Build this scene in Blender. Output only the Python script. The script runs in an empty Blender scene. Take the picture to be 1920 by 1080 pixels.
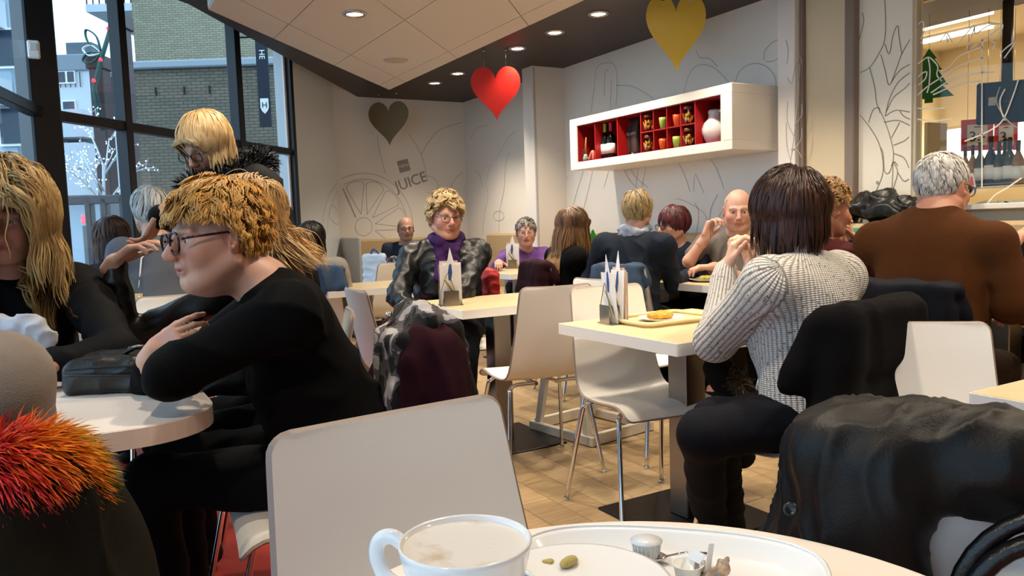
import bpy, math, random
import numpy as np
from mathutils import Vector, Matrix

# ------------------------------------------------------------------ camera, light, exposure
SC = bpy.context.scene
F_PX, CAM_H = 1450.0, 1.15
YAW, PITCH, ROLL = math.radians(29.7), math.radians(4.8), math.radians(1.9)
_up = np.array([0, 0, 1.0])
F0 = np.array([math.sin(YAW), math.cos(YAW), 0]); R0 = np.array([math.cos(YAW), -math.sin(YAW), 0])
_fw = F0 * math.cos(PITCH) - _up * math.sin(PITCH); _uc = _up * math.cos(PITCH) + F0 * math.sin(PITCH)
_R = R0 * math.cos(ROLL) - _uc * math.sin(ROLL); _U = _uc * math.cos(ROLL) + R0 * math.sin(ROLL)
CAM = np.array([0, 0, CAM_H])
cd = bpy.data.cameras.new('camera'); cam = bpy.data.objects.new('camera', cd); SC.collection.objects.link(cam)
cd.sensor_width = 36.0; cd.lens = 36.0 * F_PX / 1920.0; cd.clip_start = 0.02; cd.clip_end = 300
cam.matrix_world = Matrix(((_R[0], _U[0], -_fw[0], 0), (_R[1], _U[1], -_fw[1], 0), (_R[2], _U[2], -_fw[2], CAM_H), (0, 0, 0, 1)))
SC.camera = cam
SC.view_settings.view_transform = 'Standard'; SC.view_settings.look = 'None'
SC.view_settings.exposure = 0.22; SC.view_settings.gamma = 1.0; SC.view_settings.use_curve_mapping = False
W = bpy.data.worlds.new('overcast_sky'); SC.world = W; W.use_nodes = True
_bg = W.node_tree.nodes['Background']; _bg.inputs[0].default_value = (0.66, 0.83, 1.0, 1); _bg.inputs[1].default_value = 2.6
SC.cycles.max_bounces = 6; SC.cycles.diffuse_bounces = 3; SC.cycles.glossy_bounces = 3
SC.cycles.transmission_bounces = 6; SC.cycles.transparent_max_bounces = 12
SC.cycles.caustics_reflective = False; SC.cycles.caustics_refractive = False
SC.cycles.sample_clamp_indirect = 4.0
LAMP_W = 74.0                      # each ceiling downlight
WARM = (1.0, 0.845, 0.655)

# ------------------------------------------------------------------ photo pixel -> place in the room
def ray(x, y): return _fw + _R * (x - 960) / F_PX + _U * (540 - y) / F_PX
def atz(x, y, z): d = ray(x, y); return CAM + d * (z - CAM_H) / d[2]
def atd(x, y, d): v = ray(x, y); return CAM + v * d / v.dot(F0)
def atX(x, y, X): v = ray(x, y); return CAM + v * (X / v[0])
def atY(x, y, Y): v = ray(x, y); return CAM + v * (Y / v[1])
def face_dir(deg):                 # 0 = away from the photographer, 90 = to the right, 180 = towards
    a = math.radians(deg); return F0 * math.cos(a) + R0 * math.sin(a)
def rotz_of(deg):                  # z rotation that turns local +Y into face_dir(deg)
    v = face_dir(deg); return math.atan2(-v[0], v[1])
def nrm(v):
    v = np.asarray(v, float); return v / max(np.linalg.norm(v), 1e-9)
UP = np.array([0, 0, 1.0])
COL = SC.collection

# ------------------------------------------------------------------ materials
MATS = {}
def lin(c):
    if isinstance(c, str):
        c = [int(c[i:i+2], 16) / 255 for i in (0, 2, 4)]
        return tuple((x / 12.92 if x <= .04045 else ((x + .055) / 1.055) ** 2.4) for x in c)
    return tuple(c)
def mat(name, col='808080', rough=.5, metal=0, bump=0, bscale=60, noise=0, nscale=8, sheen=0, spec=.5, trans=0, ior=1.45, emit=None, estr=0, coat=0, attr=False, sss=0, aniso=None, kind=None, alpha=1):
    if name in MATS: return MATS[name]
    m = bpy.data.materials.new(name); m.use_nodes = True; MATS[name] = m
    nt = m.node_tree; N, Lk = nt.nodes, nt.links; b = N['Principled BSDF']
    c = lin(col); b.inputs['Base Color'].default_value = (*c, 1); b.inputs['Roughness'].default_value = rough
    b.inputs['Metallic'].default_value = metal; b.inputs['Specular IOR Level'].default_value = spec
    b.inputs['Transmission Weight'].default_value = trans; b.inputs['IOR'].default_value = ior
    b.inputs['Coat Weight'].default_value = coat; b.inputs['Alpha'].default_value = alpha
    if sheen: b.inputs['Sheen Weight'].default_value = sheen; b.inputs['Sheen Roughness'].default_value = .5
    if sss: b.inputs['Subsurface Weight'].default_value = sss; b.inputs['Subsurface Radius'].default_value = (.012, .005, .003); b.inputs['Subsurface Scale'].default_value = 1
    if emit is not None: b.inputs['Emission Color'].default_value = (*lin(emit), 1); b.inputs['Emission Strength'].default_value = estr
    tc = N.new('ShaderNodeTexCoord')
    src = None
    if attr:
        at = N.new('ShaderNodeAttribute'); at.attribute_name = 'Col'; src = at.outputs['Color']
    if noise:
        nz = N.new('ShaderNodeTexNoise'); nz.inputs['Scale'].default_value = nscale; nz.inputs['Detail'].default_value = 5
        Lk.new(tc.outputs['Object'], nz.inputs['Vector'])
        mx = N.new('ShaderNodeMix'); mx.data_type = 'RGBA'; mx.blend_type = 'MULTIPLY'; mx.inputs[0].default_value = 1
        rmp = N.new('ShaderNodeMapRange'); rmp.inputs[1].default_value = .3; rmp.inputs[2].default_value = .7; rmp.inputs[3].default_value = 1 - noise; rmp.inputs[4].default_value = 1 + noise
        Lk.new(nz.outputs[0], rmp.inputs[0])
        if src is not None: Lk.new(src, mx.inputs[6])
        else: mx.inputs[6].default_value = (*c, 1)
        Lk.new(rmp.outputs[0], mx.inputs[7]); src = mx.outputs[2]
    if src is not None: Lk.new(src, b.inputs['Base Color'])
    if bump:
        nb = N.new('ShaderNodeTexNoise'); nb.inputs['Scale'].default_value = bscale; nb.inputs['Detail'].default_value = 4
        Lk.new(tc.outputs['Object'], nb.inputs['Vector'])
        bp = N.new('ShaderNodeBump'); bp.inputs['Strength'].default_value = 1; bp.inputs['Distance'].default_value = bump
        Lk.new(nb.outputs[0], bp.inputs['Height']); Lk.new(bp.outputs[0], b.inputs['Normal'])
    return m

# ------------------------------------------------------------------ objects
def link(o, parent=None, loc=None, rz=None):
    COL.objects.link(o)
    if parent is not None: o.parent = parent
    if loc is not None: o.location = [float(t) for t in loc]
    if rz is not None: o.rotation_euler = (0, 0, rz)
    return o
def tag(o, label=None, cat=None, group=None, kind=None):
    if label: o['label'] = label
    if cat: o['category'] = cat
    if group: o['group'] = group
    if kind: o['kind'] = kind
    return o
def empty(name, loc=(0, 0, 0), rz=0, label=None, cat=None, group=None, parent=None):
    o = bpy.data.objects.new(name, None); o.empty_display_size = .05
    link(o, parent, loc, rz); return tag(o, label, cat, group)
def mesh_data(name, V, Fc, mats, smooth=False, fmat=None, col=None):
    me = bpy.data.meshes.new(name)
    V = np.asarray(V, np.float32)
    if isinstance(Fc, np.ndarray):
        k = Fc.shape[1]; nf = len(Fc)
        me.vertices.add(len(V)); me.vertices.foreach_set('co', V.ravel())
        me.loops.add(nf * k); me.loops.foreach_set('vertex_index', Fc.astype(np.int32).ravel())
        me.polygons.add(nf); me.polygons.foreach_set('loop_start', np.arange(0, nf * k, k, dtype=np.int32))
        me.update(calc_edges=True)
    else:
        me.from_pydata([tuple(map(float, v)) for v in V], [], Fc); me.update()
    if not isinstance(mats, (list, tuple)): mats = [mats]
    for m in mats: me.materials.append(m)
    if fmat is not None: me.polygons.foreach_set('material_index', np.asarray(fmat, np.int32))
    if smooth is True: me.polygons.foreach_set('use_smooth', np.ones(len(me.polygons), bool))
    elif smooth is not False: me.polygons.foreach_set('use_smooth', np.asarray(smooth, bool))
    if col is not None:
        a = me.color_attributes.new('Col', 'FLOAT_COLOR', 'POINT')
        c4 = np.ones((len(V), 4), np.float32); c4[:, :3] = col; a.data.foreach_set('color', c4.ravel())
    return me
def mk(name, V, Fc, mats, parent=None, smooth=False, fmat=None, col=None, loc=None, rz=None):
    return link(bpy.data.objects.new(name, mesh_data(name, V, Fc, mats, smooth, fmat, col)), parent, loc, rz)
def share(o, name, parent=None, loc=None, rz=None, scale=None):
    c = bpy.data.objects.new(name, o.data if hasattr(o, 'data') else o)
    link(c, parent, loc, rz)
    if scale is not None: c.scale = scale
    return c
def copy_tree(o, parent=None):
    c = o.copy(); COL.objects.link(c); c.parent = parent
    for ch in list(o.children): copy_tree(ch, c)
    return c

class MB:
    """collects simple shapes and builds ONE mesh"""
    def __init__(s): s.V = []; s.F = []; s.S = []; s.M = []; s.mi = 0
    def add(s, V, Fc, smooth=False, T=None):
        n = len(s.V); V = np.asarray(V, float)
        if T is not None: V = V @ np.asarray(T[0]).T + np.asarray(T[1])
        s.V.extend(V.tolist()); s.F.extend([tuple(i + n for i in f) for f in Fc]); s.S.extend([smooth] * len(Fc)); s.M.extend([s.mi] * len(Fc)); return s
    def m(s, i): s.mi = i; return s
    def box(s, c, size, bev=0, rot=None):
        h = np.array(size, float) / 2; b = min(bev, .45 * 2 * h.min()); c = np.asarray(c, float)
        if b <= 0:
            V = np.array([[x, y, z] for x in (-1, 1) for y in (-1, 1) for z in (-1, 1)]) * h
            Fc = [(0, 1, 3, 2), (4, 6, 7, 5), (0, 4, 5, 1), (2, 3, 7, 6), (0, 2, 6, 4), (1, 5, 7, 3)]
        else:
            V = []; idx = {}
            for sx in (-1, 1):
                for sy in (-1, 1):
                    for sz in (-1, 1):
                        for ax in range(3):
                            p = np.array([sx, sy, sz]) * (h - b); p[ax] += (sx, sy, sz)[ax] * b
                            idx[(sx, sy, sz, ax)] = len(V); V.append(p)
            Fc = []
            for ax in range(3):
                u, v = (ax + 1) % 3, (ax + 2) % 3
                for sg in (-1, 1):
                    q = []
                    for (a, bb) in ((-1, -1), (1, -1), (1, 1), (-1, 1)):
                        k = [0, 0, 0]; k[ax] = sg; k[u] = a; k[v] = bb; q.append(idx[(*k, ax)])
                    Fc.append(tuple(q if sg > 0 else q[::-1]))
                for su in (-1, 1):
                    for sv in (-1, 1):
                        k0 = [0, 0, 0]; k0[u] = su; k0[v] = sv
                        k1 = list(k0); k0[ax] = -1; k1[ax] = 1
                        q = [idx[(*k0, u)], idx[(*k1, u)], idx[(*k1, v)], idx[(*k0, v)]]
                        Fc.append(tuple(q if su * sv < 0 else q[::-1]))
            for sx in (-1, 1):
                for sy in (-1, 1):
                    for sz in (-1, 1):
                        q = [idx[(sx, sy, sz, a)] for a in range(3)]
                        Fc.append(tuple(q if sx * sy * sz > 0 else q[::-1]))
            V = np.array(V)
        if rot is not None: V = V @ np.asarray(rot).T
        return s.add(V + c, Fc)
    def tube(s, path, r, n=8, closed=False, caps=True, flat=1.0):
        P = np.asarray(path, float); k = len(P); r = np.broadcast_to(np.asarray(r, float), (k,))
        if closed: T = np.roll(P, -1, 0) - np.roll(P, 1, 0)
        else: T = np.gradient(P, axis=0)
        T /= np.maximum(np.linalg.norm(T, axis=1, keepdims=True), 1e-9)
        a = np.array([0, 0, 1.0]) if abs(T[0, 2]) < .9 else np.array([1.0, 0, 0])
        A = a - T[0] * a.dot(T[0]); A /= np.linalg.norm(A); V = []; th = np.arange(n) * 2 * math.pi / n
        for i in range(k):
            A = A - T[i] * A.dot(T[i]); A /= max(np.linalg.norm(A), 1e-9); B = np.cross(T[i], A)
            V.append(P[i] + r[i] * (np.cos(th)[:, None] * A * flat + np.sin(th)[:, None] * B))
        V = np.concatenate(V); Fc = []
        for i in range(k if closed else k - 1):
            j = (i + 1) % k
            for q in range(n): Fc.append((i * n + q, i * n + (q + 1) % n, j * n + (q + 1) % n, j * n + q))
        s.add(V, Fc, True)
        if caps and not closed: n0 = len(s.V) - len(V); s.F += [tuple(n0 + q for q in range(n))[::-1], tuple(n0 + (k - 1) * n + q for q in range(n))]; s.S += [False] * 2; s.M += [s.mi] * 2
        return s
    def lathe(s, prof, n=24, c=(0, 0, 0), smooth=True, rot=None, sc=(1, 1)):
        V = []; th = np.arange(n) * 2 * math.pi / n
        for (r, z) in prof: V.append(np.stack([np.cos(th) * r * sc[0], np.sin(th) * r * sc[1], np.full(n, z)], 1))
        V = np.concatenate(V); Fc = []
        for i in range(len(prof) - 1):
            for q in range(n): Fc.append((i * n + q, i * n + (q + 1) % n, (i + 1) * n + (q + 1) % n, (i + 1) * n + q))
        if rot is not None: V = V @ np.asarray(rot).T
        s.add(V + np.asarray(c, float), Fc, smooth)
        n0 = len(s.V) - len(V)
        if prof[0][0] > 1e-6: s.F.append(tuple(n0 + q for q in range(n))[::-1]); s.S.append(False); s.M.append(s.mi)
        if prof[-1][0] > 1e-6: s.F.append(tuple(n0 + (len(prof) - 1) * n + q for q in range(n))); s.S.append(False); s.M.append(s.mi)
        return s
    def prism(s, poly, z0, z1, T=None):
        n = len(poly); V = [(x, y, z0) for x, y in poly] + [(x, y, z1) for x, y in poly]
        area = sum(poly[i][0] * poly[(i + 1) % n][1] - poly[(i + 1) % n][0] * poly[i][1] for i in range(n))
        f0 = tuple(range(n)); f1 = tuple(range(n, 2 * n)); Fc = [f0[::-1], f1] if area > 0 else [f0, f1[::-1]]
        for i in range(n):
            j = (i + 1) % n; q = (i, j, n + j, n + i); Fc.append(q if area > 0 else q[::-1])
        return s.add(V, Fc, False, T)
    def quad(s, a, b, c, d): return s.add([a, b, c, d], [(0, 1, 2, 3)])
    def build(s, name, mats, parent=None, loc=None, rz=None):
        return mk(name, np.array(s.V), s.F, mats, parent, s.S, s.M, None, loc, rz)

def smooth_path(P, n=6, closed=False):
    P = np.asarray(P, float); out = []; k = len(P)
    for i in range(k if closed else k - 1):
        if closed: p0, p1, p2, p3 = P[i - 1], P[i], P[(i + 1) % k], P[(i + 2) % k]
        else: p0, p1, p2, p3 = P[max(i - 1, 0)], P[i], P[i + 1], P[min(i + 2, k - 1)]
        for t in np.arange(n) / n:
            out.append(.5 * (2 * p1 + (p2 - p0) * t + (2 * p0 - 5 * p1 + 4 * p2 - p3) * t * t + (3 * p1 - p0 - 3 * p2 + p3) * t ** 3))
    if not closed: out.append(P[-1])
    return np.array(out)
def rotm(ax, deg):
    return np.array(Matrix.Rotation(math.radians(deg), 3, ax if isinstance(ax, str) else Vector(ax)))

# ------------------------------------------------------------------ smooth solids (signed distance + surface nets)
class SDF:
    def __init__(s, res): s.res = res; s.P = []
    def _add(s, fn, lo, hi, k, op='u'): s.P.append((fn, np.asarray(lo, float), np.asarray(hi, float), k, op)); return s
    def cap(s, a, b, ra, rb=None, k=.02, flat=None, op='u'):
        """tapered capsule; flat=(dir, factor): squashed along dir"""
        a = np.asarray(a, float); b = np.asarray(b, float); rb = ra if rb is None else rb
        ab = b - a; L2 = max(ab.dot(ab), 1e-9); m = max(ra, rb)
        if flat is not None: fd = nrm(flat[0]); ff = 1 / flat[1] - 1
        def fn(p):
            q = p - a; t = np.clip((q @ ab) / L2, 0, 1); e = q - t[..., None] * ab
            if flat is not None: e = e + (e @ fd)[..., None] * fd * ff
            return np.sqrt((e * e).sum(-1)) - (ra + (rb - ra) * t)
        return s._add(fn, np.minimum(a, b) - m, np.maximum(a, b) + m, k, op)
    def ell(s, c, r, M=None, k=.02, op='u'):
        c = np.asarray(c, float); r = np.asarray(r, float); m = r.max()
        def fn(p):
            q = p - c
            if M is not None: q = q @ M
            k0 = np.sqrt(((q / r) ** 2).sum(-1)); k1 = np.sqrt(((q / (r * r)) ** 2).sum(-1))
            return k0 * (k0 - 1) / np.maximum(k1, 1e-9)
        return s._add(fn, c - m, c + m, k, op)
    def box(s, c, h, rr, M=None, k=.02, op='u'):
        c = np.asarray(c, float); h = np.asarray(h, float); m = np.linalg.norm(h)
        def fn(p):
            q = p - c
            if M is not None: q = q @ M
            q = np.abs(q) - (h - rr)
            return np.sqrt((np.maximum(q, 0) ** 2).sum(-1)) + np.minimum(q.max(-1), 0) - rr
        return s._add(fn, c - m, c + m, k, op)
    def fun(s, fn, c, m, k=.004, op='u'):
        c = np.asarray(c, float); return s._add(fn, c - m, c + m, k, op)
    def mesh(s):
        res = s.res
        lo = np.min([p[1] for p in s.P if p[4] == 'u'], 0) - 3 * res; hi = np.max([p[2] for p in s.P if p[4] == 'u'], 0) + 3 * res
        n = np.ceil((hi - lo) / res).astype(int) + 1
        D = np.full(n, .06, np.float32)
        ax = [lo[i] + np.arange(n[i]) * res for i in range(3)]
        for fn, l, h, k, op in s.P:
            mg = k + 2 * res
            i0 = np.maximum(np.floor((l - mg - lo) / res).astype(int), 0); i1 = np.minimum(np.ceil((h + mg - lo) / res).astype(int) + 1, n)
            if (i1 <= i0).any(): continue
            g = np.stack(np.meshgrid(*[ax[i][i0[i]:i1[i]] for i in range(3)], indexing='ij'), -1)
            d = fn(g); sl = tuple(slice(i0[i], i1[i]) for i in range(3)); a = D[sl]
            if op == 'u':
                t = np.clip(.5 + .5 * (a - d) / k, 0, 1); D[sl] = a + (d - a) * t - k * t * (1 - t)
            else:
                d = -d; t = np.clip(.5 - .5 * (a - d) / k, 0, 1); D[sl] = a + (d - a) * t + k * t * (1 - t)
        return surface_nets(D, lo, res)
def surface_nets(D, lo, res):
    S = D < 0; nx, ny, nz = D.shape
    A = S[:-1, :-1, :-1].copy(); O = A.copy()
    for i in (0, 1):
        for j in (0, 1):
            for k in (0, 1):
                if i + j + k:
                    q = S[i:nx - 1 + i, j:ny - 1 + j, k:nz - 1 + k]; A &= q; O |= q
    cells = np.argwhere(O & ~A)
    if len(cells) == 0: return np.zeros((0, 3)), np.zeros((0, 4), int)
    idx = -np.ones((nx - 1, ny - 1, nz - 1), np.int32); idx[tuple(cells.T)] = np.arange(len(cells))
    cv = {}
    for c in range(8):
        o = np.array([(c >> 2) & 1, (c >> 1) & 1, c & 1]); cv[c] = D[tuple((cells + o).T)]
    acc = np.zeros((len(cells), 3)); cnt = np.zeros(len(cells))
    for c in range(8):
        for b in (4, 2, 1):
            if not c & b:
                e = c | b; a0, a1 = cv[c], cv[e]; mk_ = (a0 < 0) != (a1 < 0)
                t = np.where(mk_, a0 / np.where(mk_, a0 - a1, 1), 0)
                o = np.array([(c >> 2) & 1, (c >> 1) & 1, c & 1], float); d = np.array([(b >> 2) & 1, (b >> 1) & 1, b & 1], float)
                acc += np.where(mk_[:, None], o + t[:, None] * d, 0); cnt += mk_
    V = lo + (cells + acc / cnt[:, None]) * res
    Fs = []
    for axn in range(3):
        sl0 = [slice(1, -1)] * 3; sl1 = [slice(1, -1)] * 3; sl0[axn] = slice(0, -1); sl1[axn] = slice(1, None)
        s0, s1 = S[tuple(sl0)], S[tuple(sl1)]; e = np.argwhere(s0 != s1)
        if len(e) == 0: continue
        flip = s0[tuple(e.T)]
        off = np.ones(3, int); off[axn] = 0; e = e + off
        u, v = (axn + 1) % 3, (axn + 2) % 3; du = np.zeros(3, int); du[u] = 1; dv = np.zeros(3, int); dv[v] = 1
        q = np.stack([idx[tuple((e - du - dv).T)], idx[tuple((e - dv).T)], idx[tuple(e.T)], idx[tuple((e - du).T)]], 1)
        q = np.where(flip[:, None], q, q[:, ::-1]); Fs.append(q)
    return V, np.concatenate(Fs)
def vnormals(V, Fq):
    n = np.cross(V[Fq[:, 2]] - V[Fq[:, 0]], V[Fq[:, 3]] - V[Fq[:, 1]]); N = np.zeros_like(V)
    for i in range(4): np.add.at(N, Fq[:, i], n)
    return N / np.maximum(np.linalg.norm(N, axis=1, keepdims=True), 1e-12)
def waves(V, seed, freq, n=7, stretch=None):
    r = np.random.RandomState(seed); q = np.asarray(V, float)
    if stretch is not None: q = q * np.asarray(stretch)
    q = q + .25 / freq * np.stack([np.sin(freq * 1.1 * q[:, (i + 1) % 3] + r.rand() * 6.28) for i in range(3)], 1)
    o = np.zeros(len(q))
    for i in range(n):
        d = nrm(r.randn(3)); o += np.sin(q @ d * freq * (1 + 1.2 * r.rand()) + r.rand() * 6.28)
    return o / math.sqrt(n)
def wrinkle(V, Fq, seed, amp, freq=22, stretch=None):
    N = vnormals(V, Fq); w = waves(V, seed, freq, 7, stretch)
    return V + N * (amp * (1 - np.abs(np.tanh(w)) * 2 + .6 * waves(V, seed + 9, freq * .5, 4)))[:, None]
# ------------------------------------------------------------------ shared materials
M_WALL = mat('wall_paint', 'e4ddd3', .7, bump=.0005, bscale=300)
M_WALLB = mat('wall_paint_daylit', 'dfe2e4', .6)  # side wall: bluish cast of the window daylight put into its base colour
M_BEIGE = mat('beige_panel', 'd9c7a6', .55, noise=.04, nscale=2)
M_PANEL = mat('print_panel', 'ece3d0', .5)
M_POST = mat('taupe_post', '857468', .5)
M_DARKCEIL = mat('dark_brown_ceiling', '2b1c17', .5)
M_CEIL = mat('ceiling_tile', 'd6cec6', .75)
M_CEILEDGE = mat('ceiling_edge', 'd9d2c8', .6)
M_FRAME = mat('black_window_frame', '15181c', .4)
M_LINE = mat('grey_print_line', 'b3ada5', .7)
M_ETCH = mat('white_etch_line', 'e9e2d4', .6)
M_WHITE = mat('white_laminate', 'ece8e0', .32)
M_WHITEP = mat('white_plastic', 'eeeeea', .35)
M_EDGE = mat('plywood_edge', '8f8077', .5)
M_CHROME = mat('chrome', 'd8d8d8', .12, metal=1)
M_STEEL = mat('brushed_steel', '93897f', .34, metal=1, bump=.0004, bscale=120)
M_TOPWOOD = mat('pale_wood_top', 'c6b28c', .38, noise=.05, nscale=30)
M_BLACKM = mat('black_metal', '18181a', .35, metal=.6)
M_BLACKPL = mat('black_plastic', '0b0b0c', .7, spec=.15)
M_WIRE = mat('wire_steel', 'b8b8b8', .25, metal=1)
M_LAMP = mat('lamp_glow', 'ffffff', .5, emit=(1, .88, .68), estr=18)
def glass_mat(name, tint=(1, 1, 1), refl=.05):
    m = bpy.data.materials.new(name); m.use_nodes = True; nt = m.node_tree; nt.nodes.clear()
    o = nt.nodes.new('ShaderNodeOutputMaterial'); mx = nt.nodes.new('ShaderNodeMixShader'); t = nt.nodes.new('ShaderNodeBsdfTransparent'); g = nt.nodes.new('ShaderNodeBsdfGlossy')
    t.inputs[0].default_value = (*tint, 1); g.inputs['Roughness'].default_value = .01
    mx.inputs[0].default_value = refl
    nt.links.new(t.outputs[0], mx.inputs[1]); nt.links.new(g.outputs[0], mx.inputs[2]); nt.links.new(mx.outputs[0], o.inputs[0])
    return m
M_GLASS = glass_mat('window_glass', (.86, .95, 1.0)); M_GLASS2 = glass_mat('shop_glass', (.97, .97, .95), .015)
def plank_mat(name, cols, rough, sx=2, sy=26):
    m = bpy.data.materials.new(name); m.use_nodes = True; nt = m.node_tree; N, L = nt.nodes, nt.links; b = N['Principled BSDF']; b.inputs['Roughness'].default_value = rough
    tc = N.new('ShaderNodeTexCoord'); mp = N.new('ShaderNodeMapping'); mp.inputs['Scale'].default_value = (sx, sy, 1)
    oi = N.new('ShaderNodeObjectInfo'); nz = N.new('ShaderNodeTexNoise'); nz.noise_dimensions = '4D'; nz.inputs['Scale'].default_value = 3; nz.inputs['Detail'].default_value = 6
    L.new(tc.outputs['Object'], mp.inputs[0]); L.new(mp.outputs[0], nz.inputs['Vector'])
    ml = N.new('ShaderNodeMath'); ml.operation = 'MULTIPLY'; ml.inputs[1].default_value = 50; L.new(oi.outputs['Random'], ml.inputs[0]); L.new(ml.outputs[0], nz.inputs['W'])
    r = N.new('ShaderNodeValToRGB'); r.color_ramp.elements[0].color = (*lin(cols[0]), 1); r.color_ramp.elements[1].color = (*lin(cols[1]), 1); r.color_ramp.elements[0].position = .3; r.color_ramp.elements[1].position = .7
    ad = N.new('ShaderNodeMath'); ad.operation = 'MULTIPLY_ADD'; ad.inputs[1].default_value = .35; L.new(oi.outputs['Random'], ad.inputs[0])
    sb = N.new('ShaderNodeMath'); sb.operation = 'SUBTRACT'; sb.inputs[1].default_value = .17; L.new(nz.outputs[0], ad.inputs[2]); L.new(ad.outputs[0], sb.inputs[0])
    L.new(sb.outputs[0], r.inputs[0]); L.new(r.outputs[0], b.inputs['Base Color']); return m
M_PLANK = plank_mat('pale_wood_plank', ('9c8260', 'b99f7a'), .4)

XA, YJ, ZD, ZW = 4.20, 8.39, 2.60, 2.50          # right wall, far wall, dark ceiling, white ceiling
FE = np.array([1.84, 7.355]); FP = np.array([-.088, 5.346])     # ends of the glazed front
FU = (FE - FP) / np.linalg.norm(FE - FP); FN = np.array([-FU[1], FU[0]])
FL = FP - 8.5 * np.array([.244, .97])
JL = np.array([2.614, YJ])
def struct(o): o['kind'] = 'structure'; return o

# floor: wood boards in the seating area, red floor in front of the windows
fl = struct(MB().box((1.5, 2.5, -.06), (8.5, 13, .1)).build('floor', mat('floor_base', '8a6d4a', .6)))
red = struct(MB().prism([(-2.6, -3), (.93, -3), (.93, 4.4), (2.4, 8.3), (1.9, 7.4), (-.1, 5.3)], -.011, -.004).build('floor_red_covering', mat('red_floor', 'a3301f', .45, noise=.05, nscale=4)))
red.name = 'trim_1'
random.seed(3); pl = None
PW, PLN = .145, 1.25
for i in range(24):
    x = .94 + PW * i + PW / 2; off = random.random() * PLN
    for j in range(-2, 7):
        y = j * PLN + off
        if y < .9 or y > 7.6 or (x < 1.6 and y > 4.6): continue
        if pl is None:
            pl = MB().box((0, 0, -.004), (PW - .0025, PLN - .0025, .012), .0012).build('plank', M_PLANK, fl, (x, y, 0)); pl.rotation_euler = (0, 0, 0)
        else: share(pl, 'plank', fl, (x, y, 0))

# walls
def slab(name, a, b, z0, z1, th, m, out):
    a = np.array(a, float); b = np.array(b, float); o = np.array(out, float) * th
    return struct(MB().prism([tuple(a), tuple(b), tuple(b + o), tuple(a + o)], z0, z1).build(name, m))
wj = slab('wall_far', JL, (XA + .1, YJ), 0, 3.05, .1, M_WALL, (0, 1))
wb = slab('wall_side', FE, JL, 0, 3.05, .1, M_WALLB, FN)
yA = lambda px: atX(px, 300, XA)[1]
wa = struct(MB().box((XA + .06, (yA(1511) + YJ) / 2, 1.5), (.12, YJ - yA(1511), 3.1)).build('wall_right', M_WALL))
struct(MB().box(((3.86 + XA) / 2, 6.335, 1.35), (XA - 3.86 + .02, .185, 2.6), .004).build('wall_pillar', M_WALL))
struct(MB().box((3.868, 6.243, 1.3), (.02, .012, 2.58)).build('trim_2', mat('silver_trim', 'b9b7b2', .4)))
struct(MB().box((XA - .035, (yA(1474) + yA(1506)) / 2, 1.4), (.09, yA(1474) - yA(1506), 2.8), .004).build('wall_pilaster', mat('pilaster_white', 'e9e2dc', .5)))
struct(MB().box((XA - .01, (yA(1511) + yA(1507)) / 2, 1.4), (.05, .03, 2.8)).build('trim_3', M_POST))
struct(MB().box((XA + .06, (yA(1511) + yA(1592)) / 2, 1.5), (.13, yA(1511) - yA(1592), 3.1)).build('wall_beige', M_BEIGE))
struct(MB().box((XA - .0, (yA(1592) + yA(1610)) / 2, 1.4), (.1, yA(1592) - yA(1610), 2.8), .006).build('trim_4', M_POST))
wp = struct(MB().box((XA + .05, (yA(1610) + yA(1708)) / 2, 1.4), (.1, yA(1610) - yA(1708), 2.8)).build('wall_print', M_PANEL))
struct(MB().box((XA + .05, (yA(1708) - 3) / 2, .57), (.1, yA(1708) + 3, 1.14)).build('wall_below_window', M_BEIGE))
slab('wall_behind', (-3, -3), (XA + .1, -3), 0, 3.05, .1, M_WALL, (0, -1))
# window to the shop
w1 = struct(MB().box((XA + .04, (yA(1712) - 2.9) / 2, 1.83), (.008, yA(1712) + 2.9, 1.36)).build('window_1', M_GLASS2))
MB().box((XA + .02, (yA(1708) - 3) / 2, 1.155), (.2, yA(1708) + 3, .03), .004).build('window_sill', mat('sill_white', 'dcd8cf', .4), w1)
MB().box((XA + .04, yA(1710), 1.83), (.04, .015, 1.36)).build('window_frame', mat('frame_light', 'cfc6b4', .4), w1)
struct(MB().box((XA + .05, (yA(1708) - 3) / 2, 2.72), (.1, yA(1708) + 3, .42)).build('wall_above_window', M_PANEL))

# ceilings
SE0 = np.array([2.91, 8.41]); SE1 = np.array([1.145, 5.9]); sdir = (SE1 - SE0)
SE2 = SE0 + sdir * 1.9
dark = struct(MB().prism([tuple(SE0), tuple(SE1), tuple(SE2), (-2.8, -3), (4.3, -3), (4.3, 8.5)], ZD, ZD + .12).build('ceiling_dark', M_DARKCEIL))
high = struct(MB().prism([(-3, -3.1), (4.3, -3.1), (4.3, 8.6), (2.4, 8.6), (1.6, 7.5), (-.5, 5.5)], 3.02, 3.12).build('ceiling_high', M_DARKCEIL))
cw = struct(MB().prism([(2.86, 7.33), (.835, 5.07), (.835, -2.9), (2.86, -2.9)], ZW + .012, ZW + .06).build('ceiling', M_CEILEDGE))
def clip(poly, nx, ny, c):          # keep nx*x+ny*y<=c
    out = []
    for i in range(len(poly)):
        a, b = poly[i], poly[(i + 1) % len(poly)]; da = nx * a[0] + ny * a[1] - c; db = nx * b[0] + ny * b[1] - c
        if da <= 0: out.append(a)
        if da * db < 0: t = da / (da - db); out.append((a[0] + t * (b[0] - a[0]), a[1] + t * (b[1] - a[1])))
    return out
outl = [(2.86, 7.33), (.835, 5.07), (.835, -2.9), (2.86, -2.9)]
xs = [.835, 1.36, 2.02, 2.68, 2.86]; sl = 1.116; cs = [5.07 - .835 * sl + 1e-3, 3.72 - .01] + [3.71 - 1.12 * k for k in range(1, 12)]
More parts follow.
